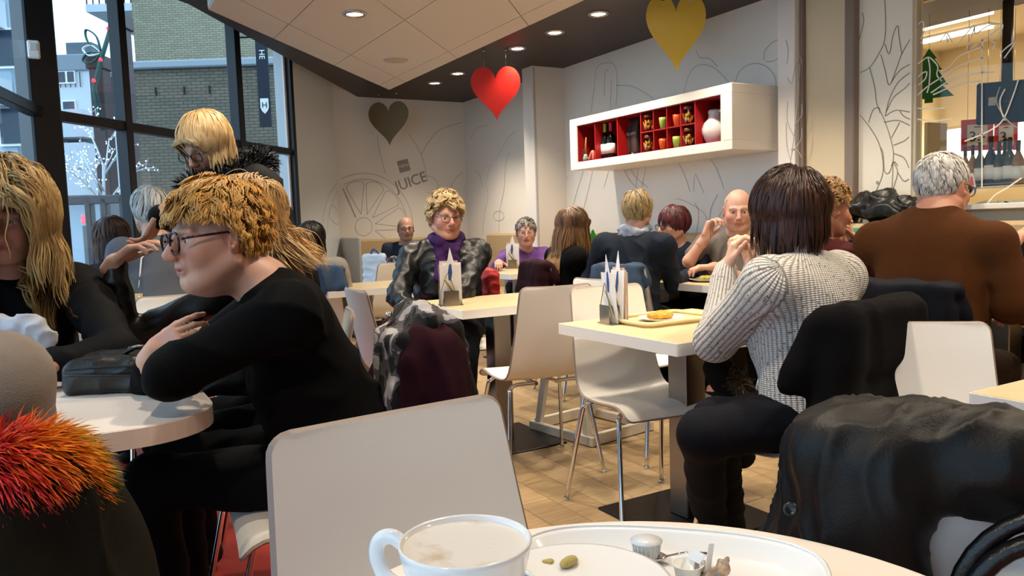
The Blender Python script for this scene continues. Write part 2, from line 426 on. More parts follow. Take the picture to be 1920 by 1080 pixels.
for i in range(4):
    for j in range(len(cs) - 1):
        g = .0035; p = clip(clip(clip(clip(outl, -1, 0, -xs[i] - g), 1, 0, xs[i + 1] - g), -sl, 1, cs[j] - g * 1.5), sl, -1, -cs[j + 1] - g * 1.5)
        if len(p) >= 3: MB().prism(p, ZW, ZW + .011).build('ceiling_tile', M_CEIL, cw)
# downlights
def downlight(x, y, z, lab, watts=LAMP_W, wide=105, visible=True, tilt=None):
    e = empty('ceiling_downlight', (x, y, z), 0, lab, 'ceiling light', 'recessed downlights')
    MB().lathe([(.052, .004), (.075, .004), (.078, -.004), (.07, -.012), (.055, -.012), (.05, .02)], 24).build('ring', M_WIRE, e)
    MB().lathe([(0.001, -.004), (.053, -.004), (.053, .004)], 24).build('lens', M_LAMP, e)
    ld = bpy.data.lights.new('downlight_beam', 'SPOT'); ld.energy = watts; ld.color = WARM; ld.spot_size = math.radians(wide); ld.spot_blend = .7; ld.shadow_soft_size = .05
    lo = bpy.data.objects.new('downlight_beam', ld); link(lo, e, (0, 0, -.03))
    return e
for px, py, nm in [(815, 155, 'above the far corner of the room'), (858, 137, 'in dark ceiling, second from the far wall'), (970, 90, 'in dark ceiling behind the red heart'), (1040, 60, 'in dark ceiling between red and gold hearts'), (1122, 25, 'in dark ceiling beside the gold heart')]:
    p = atz(px, py, ZD); downlight(p[0], p[1], ZD, 'round glowing downlight ' + nm)
for y in (3.6, 2.7, 1.8, .9, -.6): downlight(3.355, y, ZD, 'round glowing downlight in the dark ceiling strip nearer the shop window', LAMP_W)
p = atz(665, 25, ZW); downlight(p[0], p[1], ZW, 'round glowing downlight set in the white tiled ceiling')
for (x, y) in [(1.5, 3.2), (1.1, 1.6), (2.2, 1.0), (1.69, -.2), (1.0, 3.3), (2.4, 3.9), (1.2, -1.4), (2.3, -1.4)]: downlight(x, y, ZW, 'round glowing downlight of the white tiled ceiling over the tables', LAMP_W)
downlight(2.0, 2.35, ZW, 'round glowing downlight of the white ceiling over the food tray', LAMP_W * 1.3, 70)
for (x, y) in [(.2, 2.6), (-.3, .8), (-.7, -1)]: downlight(x, y, ZD, 'round glowing downlight of the dark ceiling over the red floor', LAMP_W * .7)
p = atz(742, 113, ZW)
tag(MB().lathe([(.001, -.006), (.09, -.006), (.1, 0)], 32).build('ceiling_speaker', mat('speaker_grille', 'b9ac9c', .7), None, (p[0], p[1], ZW)), 'round flat speaker grille in the white ceiling', 'speaker')

# glazed front: posts and rails and panes
def fpt(s, out=0.0): return FP + FU * s + FN * out
def on_front(px):                   # distance along the front where the pixel column meets it
    v = ray(px, 250)[:2]; A = np.array([[v[0], -FU[0]], [v[1], -FU[1]]]); t, s = np.linalg.solve(A, FP); return s
LEN = np.linalg.norm(FE - FP)
glz = struct(empty('window_2', (0, 0, 0)))
rF = math.atan2(FU[1], FU[0])
def fbar(name, s0, s1, z0, z1, th, m=M_FRAME, par=None):
    c = fpt((s0 + s1) / 2); R = rotm('Z', math.degrees(rF)); return MB().box((c[0], c[1], (z0 + z1) / 2), (s1 - s0, th, z1 - z0), .004, R).build(name, m, par or glz)
for px, w in [(234, .065), (447, .08), (545, .05)]:
    s = on_front(px); fbar('post', s - w / 2, s + w / 2, 0, 3.0, .09)
MB().box((FP[0], FP[1], 1.5), (.17, .17, 3.0), .01, rotm('Z', 25)).build('post', M_FRAME, glz)
fbar('rail', 0, LEN, 1.85, 1.91, .07); fbar('rail', 0, LEN, 0, .1, .08); fbar('rail', 0, LEN, 2.93, 3.02, .09)
ss = [0, on_front(234), on_front(447), LEN]
for i in range(3):
    for z0, z1 in ((.1, 1.85), (1.91, 2.93)): fbar('pane', ss[i] + .03, ss[i + 1] - .03, z0, z1, .008, M_GLASS)
gl2 = struct(empty('window_3', (0, 0, 0)))
d3 = (FL - FP) / np.linalg.norm(FL - FP); a3 = math.degrees(math.atan2(d3[1], d3[0]))
def lbar(name, s0, s1, z0, z1, th, m=M_FRAME):
    c = FP + d3 * (s0 + s1) / 2; return MB().box((c[0], c[1], (z0 + z1) / 2), (s1 - s0, th, z1 - z0), .004, rotm('Z', a3)).build(name, m, gl2)
lbar('rail', 0, 8.6, 1.85, 1.91, .07); lbar('rail', 0, 8.6, 0, .1, .08); lbar('rail', 0, 8.6, 2.93, 3.02, .09)
for k in range(1, 6): lbar('post', k * 1.7 - .035, k * 1.7 + .035, 0, 3, .09)
for k in range(5):
    for z0, z1 in ((.1, 1.85), (1.91, 2.93)): lbar('pane', k * 1.7 + .04, k * 1.7 + 1.66, z0, z1, .008, M_GLASS)
slab('wall_left', FL, (-3, -3), 0, 3.05, .1, M_WALL, (-.97, .2))
# small sensor box on the thick post
p = atd(63, 93, 4.45); e = empty('motion_sensor', p, rotz_of(180 - 30), 'small white motion sensor box on the thick black window post', 'sensor')
MB().box((0, 0, 0), (.062, .03, .1), .008).build('housing', M_WHITEP, e); MB().box((0, .016, .012), (.04, .008, .04), .004).build('lens', mat('sensor_lens', 'd8d4cc', .3), e)

# ---------------- line drawings printed on the walls (flat ribbons lying on the surface)
def art(parent, lines, plane, w=.005, m=M_LINE, name='line_drawing', closed=False):
    V = []; Fc = []
    for ln in lines:
        P = smooth_path([plane(x, y) for x, y in ln], 5)
        T = np.gradient(P, axis=0); n = plane.n; B = np.cross(T, n); B /= np.maximum(np.linalg.norm(B, axis=1, keepdims=True), 1e-9)
        k = len(V)
        for i in range(len(P)): V += [P[i] + B[i] * w / 2, P[i] - B[i] * w / 2]
        for i in range(len(P) - 1): Fc.append((k + 2 * i, k + 2 * i + 1, k + 2 * i + 3, k + 2 * i + 2))
    return mk(name, np.array(V), Fc, m, parent)
class PlX:
    def __init__(s, X): s.X = X; s.n = np.array([-1., 0, 0])
    def __call__(s, x, y): return atX(x, y, s.X)
class PlY:
    def __init__(s, Y): s.Y = Y; s.n = np.array([0, -1., 0])
    def __call__(s, x, y): return atY(x, y, s.Y)
class PlW:
    def __init__(s): s.n = -np.array([FN[0], FN[1], 0]); d = JL - FE; d /= np.linalg.norm(d); s.n = np.array([d[1], -d[0], 0.])
    def __call__(s, x, y): v = ray(x, y); t = (np.array([*FE, 0]) - CAM).dot(s.n) / v.dot(s.n); return CAM + v * (t - .004)
def circ(cx, cy, rx, ry=None, a0=0, a1=360, n=14):
    ry = ry or rx; return [(cx + rx * math.cos(math.radians(a)), cy + ry * math.sin(math.radians(a))) for a in np.linspace(a0, a1, n)]
L = [circ(682, 425, 92, 100, 180, 385), circ(682, 425, 82, 89, 180, 385), circ(682, 425, 16, 17)]
for a in range(185, 380, 30):
    c, s_ = math.cos(math.radians(a)), math.sin(math.radians(a)); c2, s2 = math.cos(math.radians(a + 24)), math.sin(math.radians(a + 24)); cm, sm = math.cos(math.radians(a + 12)), math.sin(math.radians(a + 12))
    L.append([(682 + 22 * cm, 425 + 24 * sm), (682 + 60 * c, 425 + 65 * s_), (682 + 76 * c, 425 + 82 * s_), (682 + 80 * cm, 425 + 87 * sm), (682 + 76 * c2, 425 + 82 * s2), (682 + 60 * c2, 425 + 65 * s2), (682 + 22 * cm, 425 + 24 * sm)])
L = [[q for q in l if q[0] > 640] for l in L]; L = [l for l in L if len(l) > 2]
L += [[(707, 255), (712, 285), (723, 327)], [(766, 250), (785, 280), (796, 310), (800, 335)], [(790, 290), (805, 265), (825, 243), (867, 229)], [(800, 330), (815, 335), (822, 350), (812, 362), (800, 360)],
      [(840, 370), (850, 340), (868, 322)], [(842, 372), (860, 395), (872, 400)], [(800, 400), (815, 380), (835, 385), (842, 405), (825, 420)]]
art(wj, L, PlY(YJ - .002), .007)
art(wb, [circ(690, 425, 95, 102, 155, 215, 8)[:4] and [(634, 340), (618, 365), (607, 400), (604, 440)], [(637, 350), (625, 375), (616, 405), (614, 440)], [(634, 395), (622, 385), (618, 405), (630, 420), (637, 418)]], PlW(), .007)
LA = [[(1107, 213), (1113, 175), (1119, 128), (1135, 118), (1152, 122), (1157, 150), (1155, 200)], [(1133, 180), (1134, 140), (1140, 130)], [(1144, 205), (1146, 150)], [(1155, 160), (1185, 162), (1210, 175), (1228, 187)],
      [(1282, 178), (1288, 150), (1300, 128), (1318, 121), (1340, 128), (1366, 153)], [(1306, 95), (1312, 108), (1330, 110), (1345, 125)], circ(1417, 158, 38, 39, 180, 420, 18),
      [(1433, 112), (1434, 95), (1448, 80), (1468, 71)], [(1436, 116), (1455, 112), (1470, 90)], [(1420, 190), (1432, 200), (1445, 222), (1467, 246)], [(1432, 188), (1426, 200), (1418, 205)],
      [(1066, 330), (1052, 345), (1040, 358)], [(1094, 320), (1080, 365), (1068, 410)], [(1112, 315), (1104, 352), (1092, 400)], [(1142, 318), (1132, 352)], [(1167, 312), (1182, 340), (1205, 362)], [(1178, 308), (1190, 330), (1215, 352)], [(1198, 306), (1192, 350)], [(1213, 305), (1203, 352)],
      [(1268, 298), (1282, 325), (1294, 360)], [(1328, 292), (1345, 320), (1357, 354)], [(1300, 360), (1303, 328), (1310, 340), (1320, 362)], [(1332, 430), (1320, 400), (1290, 380), (1268, 372)], [(1330, 432), (1332, 395), (1345, 365)], [(1335, 430), (1352, 400), (1372, 375)], [(1290, 440), (1275, 410), (1258, 400)], [(1305, 440), (1310, 400), (1302, 380)],
      [(1012, 425), (1030, 400), (1058, 372)], [(1015, 440), (1045, 410), (1062, 395)]]
art(wa, LA, PlX(XA - .002), .006)
art(wa, [[(905, 440), (908, 400), (915, 370), (912, 340), (920, 310)], [(935, 440), (937, 395), (945, 355), (948, 310), (955, 285)], circ(935, 405, 10, 9), [(905, 350), (900, 330), (890, 320)], [(882, 260), (895, 240), (915, 235)], [(930, 300), (950, 262), (968, 245)]], PlX(XA - .002), .006)
art(struct(empty('trim_5', (0, 0, 0))), [[(1480, 312), (1487, 270), (1495, 190), (1500, 120)], [(1482, 300), (1475, 270), (1474, 230)], [(1484, 285), (1500, 265), (1504, 240)], [(1488, 255), (1476, 225), (1477, 190)], [(1490, 235), (1503, 215), (1503, 195)], [(1476, 145), (1484, 156), (1490, 130), (1499, 106), (1503, 120)], [(1482, 280), (1495, 282), (1503, 296)], [(1473, 75), (1478, 95), (1475, 120)]], PlX(XA - .082), .005)
sc4 = lambda L_: [[(1500 + x / 2.571, y / 2.571) for x, y in l] for l in L_]
LP = sc4([[(408, 0), (412, 90), (410, 170), (395, 230), (340, 320), (290, 350)], [(335, 325), (360, 420), (370, 500), (405, 575), (440, 680), (450, 760), (430, 830), (407, 825), (400, 740), (387, 710)], [(290, 555), (340, 620), (380, 690), (400, 780), (395, 850), (360, 935)],
          [(390, 262), (410, 340), (430, 410), (465, 330), (490, 260), (530, 190)], [(408, 210), (430, 260), (448, 170), (470, 125), (478, 180), (490, 258)], [(410, 560), (430, 480), (470, 400), (530, 350)], [(410, 560), (460, 532), (530, 540)], [(405, 590), (470, 580), (530, 605)], [(440, 665), (480, 590)], [(450, 700), (500, 680), (525, 660)],
          [(450, 740), (500, 760), (525, 810)], [(450, 780), (470, 830), (452, 900), (442, 945), (445, 870), (448, 790)], [(470, 830), (500, 872), (525, 862)], [(440, 395), (480, 340), (530, 310)], [(330, 590), (352, 530), (380, 520), (384, 545)], [(300, 60), (308, 100), (296, 150), (286, 190)], [(415, 540), (450, 470), (500, 430), (530, 400)], [(480, 535), (500, 560), (530, 575)], [(440, 800), (455, 780), (470, 800)], circ(373, 880, 5, 6)])
art(wp, LP, PlX(XA - .002), .005, mat('brown_print_line', '8d8271', .7))
sc8 = lambda L_: [[(1690 + x / 2.7, y / 2.7) for x, y in l] for l in L_]
LG = sc8([[(62, 90), (52, 50), (64, 36), (80, 70), (75, 130), (105, 108), (115, 150), (98, 200)], [(195, 212), (215, 185), (232, 170), (258, 215)], [(235, 215), (230, 180)], [(280, 230), (330, 170), (368, 128), (376, 170), (440, 130), (512, 125), (490, 180), (455, 207), (476, 218), (460, 250)], [(328, 248), (350, 200), (370, 140)], [(350, 246), (430, 190), (500, 140)],
          [(495, 275), (540, 235), (576, 213), (545, 260), (520, 295)], [(62, 340), (95, 315), (135, 290), (165, 310), (185, 340), (180, 380), (205, 410)], [(135, 290), (145, 350), (140, 430), (130, 470)], [(60, 420), (100, 375), (128, 365), (120, 400), (85, 430)], [(62, 500), (130, 440), (190, 400), (300, 330), (420, 290)], [(150, 470), (260, 400), (380, 370), (470, 365)], [(160, 480), (280, 430), (400, 410)], [(200, 360), (240, 340), (300, 280), (420, 235)],
          [(60, 545), (140, 552), (220, 545)], [(62, 600), (160, 612), (260, 600)], [(60, 640), (80, 615), (64, 660)], [(525, 450), (500, 505), (505, 560), (525, 610)], [(592, 405), (560, 500), (512, 610), (440, 665), (320, 715)], [(410, 190), (408, 500), (408, 950)], [(420, 1050), (470, 990), (520, 960), (610, 900)], [(60, 760), (62, 880)]])
art(w1, LG, PlX(XA + .034), .007, M_ETCH, 'etched_drawing')
def text_mesh(name, s, size, m, parent, origin, xdir, ydir, depth=.001):
    cu = bpy.data.curves.new('t', 'FONT'); cu.body = s; cu.size = size; cu.align_x = 'CENTER'; cu.align_y = 'CENTER'; cu.extrude = depth
    o = bpy.data.objects.new('t', cu); COL.objects.link(o); dg = bpy.context.evaluated_depsgraph_get(); me = bpy.data.meshes.new_from_object(o.evaluated_get(dg)); bpy.data.objects.remove(o)
    x = nrm(xdir); y = np.asarray(ydir, float); y = nrm(y - x * y.dot(x)); z = np.cross(x, y); o_ = np.asarray(origin, float)
    me.transform(Matrix(((x[0], y[0], z[0], o_[0]), (x[1], y[1], z[1], o_[1]), (x[2], y[2], z[2], o_[2]), (0, 0, 0, 1)))); me.materials.clear(); me.materials.append(m)
    return link(bpy.data.objects.new(name, me), parent)
c = atY(771, 341, YJ - .003); text_mesh('lettering', 'JUICE', .17, mat('grey_letter', '8f887f', .7), wj, c, (.93, 0, .30), (-.30, 0, .93))
p0 = atY(757, 311, YJ - .002); rr = rotm('Y', -14)
lg = MB().box(p0, (.135, .004, .135), 0, rr).build('logo_square', mat('grey_logo', '9a928a', .6), wj)
text_mesh('lettering', 'HEMA', .045, mat('pale_letter', 'd9d3cb', .7), wj, p0 - np.array([0, .004, 0]), (.97, 0, .2), (-.2, 0, .97))
# ------------------------------------------------------------------ benches along the walls
M_SEAT = mat('tan_upholstery', 'b39a74', .6, bump=.0006, bscale=200)
def bench(name, c, L_, rz, top, label):        # local: sits along X, back at +Y
    e = empty(name, c, rz, label, 'bench')
    MB().box((0, .06, (top + .45) / 2), (L_, .1, top - .45), .02).build('backrest', M_SEAT, e)
    MB().box((0, -.2, .42), (L_, .5, .09), .025).build('seat', M_SEAT, e)
    MB().box((0, -.16, .19), (L_ - .04, .36, .37)).build('plinth', mat('bench_plinth', '4a3c30', .6), e)
    return e
bench('upholstered_bench', ((2.72 + 4.05) / 2, YJ - .115, 0), 4.05 - 2.72 + .1, 0, 1.02, 'tan upholstered bench against the far wall with the juice drawing')
MB().box((2.635, YJ - .3, .52), (.03, .6, 1.06), .006).build('bench_end_panel', mat('silver_trim', 'b9b7b2', .4))
o = bpy.data.objects['bench_end_panel']; tag(o, 'pale grey end panel beside the tan bench at the far wall', 'panel')
bench('upholstered_bench', (XA - .115, (6.44 + 7.75) / 2, 0), 7.75 - 6.44 - .02, -math.pi / 2, 1.04, 'tan upholstered bench in the corner behind the white pillar')
bench('upholstered_bench', (XA - .13, (3.62 + 6.2) / 2, 0), 6.2 - 3.62 - .02, -math.pi / 2, 1.03, 'brown upholstered bench under the red wall shelf')
bench('upholstered_bench', (XA - .2, (0 + 3.4) / 2, 0), 3.4, -math.pi / 2, 1.08, 'tan upholstered bench below the shop window')

# ------------------------------------------------------------------ hearts
def heart(px, py, d, w, h, m, label, hookz=ZD, wires=True, yaw=180):
    c = atd(px, py, d); e = empty('hanging_heart', c, rotz_of(yaw), label, 'heart decoration', 'hanging cardboard hearts')
    pts = []
    for t in np.linspace(0, 2 * math.pi, 64, endpoint=False):
        x = 16 * math.sin(t) ** 3; y = 13 * math.cos(t) - 5 * math.cos(2 * t) - 2 * math.cos(3 * t) - math.cos(4 * t)
        pts.append((x / 32 * w, (y + 2.5) / 29 * h))
    o = MB().prism(pts, -.003, .003, (np.array([[1, 0, 0], [0, 0, 1], [0, 1, 0]]), (0, 0, 0))).build('heart_board', m, e)
    for s in (-1, 1):
        x = s * w * .22; top = hookz - c[2]
        MB().tube([(x, 0, .47 * h - .015), (x, 0, top)], .0012, 5).tube([(x, 0, .47 * h - .02), (x + .006, 0, .47 * h - .012), (x, 0, .47 * h)], .0012, 5).build('wire', M_WIRE, e)
        MB().lathe([(.001, 0), (.008, -.003), (.01, -.012), (.004, -.016)], 10, (x, 0, top)).build('hook', M_WIRE, e)
heart(930, 176, 6.6, .415, .45, mat('red_card', 'd7281f', .35), 'glossy red cardboard heart on two wires under dark ceiling')
heart(1268, 63, 5.3, .40, .52, mat('gold_card', 'dcb648', .38), 'bright gold cardboard heart hanging beside the red wall shelf')
heart(729, 232, 8.55, .455, .475, mat('bronze_card', '6f5a28', .4), 'dull bronze cardboard heart hanging before the juice wall', yaw=-170)

# ------------------------------------------------------------------ white wall shelf with red compartments
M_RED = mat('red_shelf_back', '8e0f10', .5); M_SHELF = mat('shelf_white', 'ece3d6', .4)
y0, y1, z0, z1 = 3.655, 5.50, 1.577, 2.0; XS = 3.75
se = empty('wall_shelf', (XA, (y0 + y1) / 2, z0), 0, 'long white box shelf with red compartments on the drawn wall', 'shelf')
hl = (y1 - y0) / 2; ht = z1 - z0; dp = XA - XS; bt = .062
b = MB()
b.box((-dp / 2, 0, bt / 2), (dp, 2 * hl, bt), .003).box((-dp / 2, 0, ht - bt / 2), (dp, 2 * hl, bt), .003)
b.box((-dp / 2, hl - .05, ht / 2), (dp, .1, ht - 2 * bt + .002), .002).box((-dp / 2, -hl + .05, ht / 2), (dp, .1, ht - 2 * bt + .002), .002)
b.build('frame', M_SHELF, se)
IY0, IY1, IZ0, IZ1 = -hl + .1, hl - .1, bt, ht - bt
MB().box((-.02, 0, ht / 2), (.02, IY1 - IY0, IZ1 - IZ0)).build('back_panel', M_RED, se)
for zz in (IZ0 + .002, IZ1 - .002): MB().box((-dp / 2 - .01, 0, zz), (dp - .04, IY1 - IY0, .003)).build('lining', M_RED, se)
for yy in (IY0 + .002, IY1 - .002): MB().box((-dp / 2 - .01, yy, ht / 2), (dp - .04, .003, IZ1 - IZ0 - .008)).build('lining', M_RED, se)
def sy(px):                        # shelf local y where a pixel column crosses the front plane
    return atX(px, 230, XS)[1] - (y0 + y1) / 2
M_RED2 = mat('red_divider', 'a31517', .45)
cuts = [sy(p) for p in (1112, 1154, 1198, 1222, 1247, 1273, 1300)]
for i, yy in enumerate(cuts): MB().box((-dp / 2 - .01, yy, ht / 2), (dp - .05, .008, IZ1 - IZ0 - .01)).build('divider', M_RED2, se)
MB().box((-dp / 2 - .01, (cuts[2] + cuts[6]) / 2, ht / 2), (dp - .05, cuts[2] - cuts[6] - .01, .008)).build('divider', M_RED2, se)
SX, SYC = XS + .1, (y0 + y1) / 2
def bottle(px, py_base, X, z, h, r, mg, mcap, lab, label_m, parent=None, cat='bottle', grp=None, y=None):
    yy = atX(px, py_base, X)[1] if y is None else y
    e = empty('wine_bottle', (X, yy, z), 0, lab, cat, grp)
    MB().lathe([(r * .9, 0), (r, .006), (r, h * .52), (r * .85, h * .6), (r * .42, h * .72), (r * .34, h * .78)], 18).build('glass_body', mg, e)
    MB().lathe([(r * .37, h * .74), (r * .38, h * .97), (r * .42, h * .975), (r * .4, h)], 14).build('neck_foil', mcap, e)
    MB().lathe([(r * 1.012, h * .14), (r * 1.012, h * .42)], 18).build('paper_label', label_m, e)
    return e
M_DKGL = mat('dark_bottle_glass', '0d0f0c', .12); M_LABEL = mat('white_paper', 'e9e6df', .7)
bz = z0 + IZ0 + .004
bottle(1135, 290, SX, bz, .285, .036, M_DKGL, mat('green_foil', '9fbf3a', .35), 'dark wine bottle with lime green neck foil in the wall shelf', M_LABEL)
bottle(1146, 290, SX, bz, .285, .036, M_DKGL, mat('pink_foil', 'c23a5e', .35), 'dark wine bottle with pink neck foil in the wall shelf', M_LABEL)
bottle(1156.5, 290, SX + .14, bz, .285, .036, M_DKGL, mat('maroon_foil', '701c2c', .35), 'dark wine bottle half hidden by divider in the wall shelf', M_LABEL)
M_BAG = mat('brown_coffee_bag', '3a2a26', .42, bump=.004, bscale=18)
for i, (px, lab) in enumerate([(1179, 'dark brown coffee bag standing in the wall shelf, beside the bottles'), (1192, 'dark brown coffee bag in the wall shelf, beside the pasta jars')]):
    yy = atX(px, 285, SX + .04)[1]; e = empty('coffee_bag', (SX + .04, yy, bz), 0, lab, 'coffee bag')
    V = []; n = 12; prof = [(.03, .046, 0), (.034, .05, .03), (.034, .05, .15), (.028, .048, .21), (.008, .046, .255), (.005, .046, .285)]
    for hx, hy, z in prof:
        for t in range(n):
            a = 2 * math.pi * t / n; c_, s_ = math.cos(a), math.sin(a); V.append((hx * abs(c_) ** .5 * (1 if c_ > 0 else -1), hy * abs(s_) ** .5 * (1 if s_ > 0 else -1), z))
    Fc = [(i_ * n + q, i_ * n + (q + 1) % n, (i_ + 1) * n + (q + 1) % n, (i_ + 1) * n + q) for i_ in range(len(prof) - 1) for q in range(n)] + [tuple(range(n))[::-1], tuple((len(prof) - 1) * n + q for q in range(n))]
    mk('bag_body', np.array(V), Fc, M_BAG, e, True)
    text_mesh('lettering', 'COFFEE', .028, mat('cream_print', 'cbbfae', .7), e, (-.0365, 0, .165), (0, -1, .06), (0, 0, 1)); MB().box((-.034, 0, .012), (.002, .02, .014)).build('print_mark', mat('cream_print'), e)
M_JARG = glass_mat('jar_glass', (.95, .93, .85)); M_PASTA = mat('pasta_yellow', 'c98f25', .5, bump=.01, bscale=70); M_LID = mat('jar_lid', '6a3c22', .4)
mid = z0 + ht / 2 + .006
def jar(px, zb, lab, r=.042):
    yy = atX(px, 250, XS + .05)[1]; e = empty('pasta_jar', (XS + .05, yy, zb), 0, lab, 'jar', 'pasta jars in the wall shelf')
    MB().lathe([(r * .9, 0), (r, .008), (r, .07), (r * .8, .088), (r * .7, .1), (r * .7, .108)], 18).build('glass_body', M_JARG, e)
    MB().lathe([(r * .7, .1), (r * .74, .104), (r * .74, .118), (r * .6, .124)], 18).build('lid', M_LID, e)
    rr = random.Random(px); m_ = MB()
    for k in range(26):
        a = rr.random() * 6.28; q = r * .82 * math.sqrt(rr.random()); z = .01 + rr.random() * .05
        m_.tube([(q * math.cos(a), q * math.sin(a), z), (q * math.cos(a) + rr.uniform(-.012, .012), q * math.sin(a) + rr.uniform(-.012, .012), min(z + .03, .088))], .005, 5)
    o = m_.build('pasta', M_PASTA, e); o['kind'] = 'stuff'
jar(1216, mid, 'glass jar of yellow pasta, upper row beside coffee bags'); jar(1216, bz, 'glass jar of yellow pasta, lower row beside coffee bags')
jar(1291, mid, 'glass jar of yellow pasta, upper row beside the white jug'); jar(1291, bz, 'glass jar of yellow pasta, lower row beside the white jug')
def cup_small(px, zb, m, lab):
    yy = atX(px, 250, XS + .04)[1]; e = empty('shelf_cup', (XS + .04, yy, zb), 0, lab, 'cup')
    MB().lathe([(.018, 0), (.021, .003), (.029, .05), (.031, .078), (.028, .078), (.026, .05), (.017, .008), (.001, .006)], 18).build('cup_body', m, e)
    MB().lathe([(.016, -.001), (.019, .001), (.017, .003)], 16).build('foot_ring', m, e)
M_LIME = mat('lime_glaze', '9bb04a', .3); M_ORG = mat('orange_glaze', 'd9531e', .3)
cup_small(1244, mid, M_LIME, 'lime green cup in upper row of the wall shelf'); cup_small(1270, mid, M_ORG, 'orange cup in upper row of the wall shelf')
cup_small(1243, bz, M_ORG, 'orange cup in lower row of the wall shelf'); cup_small(1269, bz, M_LIME, 'lime green cup in lower row of the wall shelf')
yy = atX(1341, 260, SX + .03)[1]; e = empty('ceramic_jug', (SX + .03, yy, bz), 0, 'round white ceramic jug with handle in the wall shelf', 'jug')
M_JUG = mat('jug_white', 'dccfc8', .4)
MB().lathe([(.045, 0), (.06, .01), (.088, .07), (.09, .1), (.075, .14), (.048, .168), (.042, .19), (.046, .215), (.04, .228), (.03, .222), (.03, .19)], 28).build('jug_body', M_JUG, e)
MB().tube(smooth_path([(0, -.04, .215), (0, -.072, .213), (0, -.092, .18), (0, -.084, .13)], 5), .009, 8).build('handle', M_JUG, e)
yy = atX(1098, 285, XS + .06)[1]; e = empty('pepper_mill_set', (XS + .06, yy, bz), 0, 'wooden mill leaning on pink ornament in the wall shelf', 'ornament')
MB().lathe([(.022, 0), (.024, .03), (.016, .05), (.014, .06)], 14).build('glass_pot', mat('sage_glass', '7d9a86', .2), e)
MB().tube([(0, 0, .05), (0, -.01, .17), (0, -.012, .2)], [.01, .008, .003], 8).build('wooden_stick', mat('stick_wood', 'b5763f', .5), e)
MB().tube(smooth_path([(.02, -.025, .012), (.02, -.05, .05), (.02, -.075, .075), (.02, -.085, .05), (.02, -.08, .012)], 5), .014, 8).build('ring_ornament', mat('pink_glaze', 'c0705f', .4), e)
MB().tube(smooth_path([(0, .03, .11), (0, .032, .06), (0, .02, .02)], 5), .002, 5).build('wire_loop', M_WIRE, e)
MB().tube([(.01, .055, .006), (.0, .01, .02), (0, -.02, .012)], [.004, .01, .006], 8).build('bread_stick', mat('stick_wood'), e)

# ------------------------------------------------------------------ tables
def rrect(x0, x1, y0, y1, r, n=6):
    out = []
    for cx, cy, a0 in ((x1 - r, y1 - r, 0), (x0 + r, y1 - r, 90), (x0 + r, y0 + r, 180), (x1 - r, y0 + r, 270)):
        for k in range(n + 1): a = math.radians(a0 + 90 * k / n); out.append((cx + r * math.cos(a), cy + r * math.sin(a)))
    return out
M_BASE = mat('dark_base_plate', '2a2420', .35, metal=.7)
def table(name, x0, x1, y0, y1, label, r=.006, topm=None, col=.1, base=True, n=3):
    cx, cy = (x0 + x1) / 2, (y0 + y1) / 2; e = empty(name, (cx, cy, 0), 0, label, 'table')
    P = [(x - cx, y - cy) for x, y in rrect(x0, x1, y0, y1, r, n)]
    MB().prism(P, .708, .749).build('table_edge', M_WHITE, e)
    P2 = [(x - cx, y - cy) for x, y in rrect(x0 + .004, x1 - .004, y0 + .004, y1 - .004, max(r - .004, .003), n)]
    MB().prism(P2, .748, .7502).build('table_top', topm or M_TOPWOOD, e)
    MB().box((0, 0, .36), (col, col, .70), .004).build('column', M_STEEL, e)
    if base: MB().box((0, 0, .006), (.5, .5, .01), .003).build('base_plate', M_BASE, e)
    MB().box((0, 0, .7), (.3, .3, .012)).build('mounting_plate', M_BASE, e)
    return e
table('cafe_table', 1.655, 2.36, 1.856, 2.545, 'square table with menu holder and food tray by the knitted sweater')
table('cafe_table', 1.575, 2.27, 3.235, 3.83, 'square table with menu holder before the puffer jacket and purple scarf')
table('cafe_table', 1.42, 2.1, 4.86, 5.5, 'empty white square table near the far tan bench')
table('cafe_table', 2.98, 3.6, 5.25, 6.0, 'square table before the purple cardigan near the pillar')
table('cafe_table', 3.2, 3.72, 3.15, 4.75, 'long table of the group below the red shelf')
table('cafe_table', 3.24, 3.62, .9, 2.7, 'long table beside the brown cardigan')
table('cafe_table', 1.675, 2.4, .3, .95, 'square wooden table behind the black quilted jacket')
M_TOPW = mat('white_table_top', 'ece2d8', .3)
table('cafe_table', -.48, .272, 1.765, 2.52, 'white table with rounded corners carrying a black handbag', .18, M_TOPW, n=10)
e = empty('round_table', (.418, .485, 0), 0, 'white round table carrying the empty cup and plates', 'table')
MB().lathe([(.34, .71), (.372, .712), (.378, .718), (.378, .742), (.3745, .7485), (.37, .75), (.001, .75)], 72).build('table_top', mat('white_round_top', 'eee6de', .28), e)
MB().lathe([(.04, .02), (.04, .71)], 20).build('column', M_STEEL, e); MB().lathe([(.22, 0), (.22, .01), (.05, .025), (.04, .03)], 32).build('base_plate', M_BASE, e)
table('cafe_table', -.35, .45, 3.6, 4.3, 'white table with a drinking glass behind the raised arm', .02, M_TOPW)

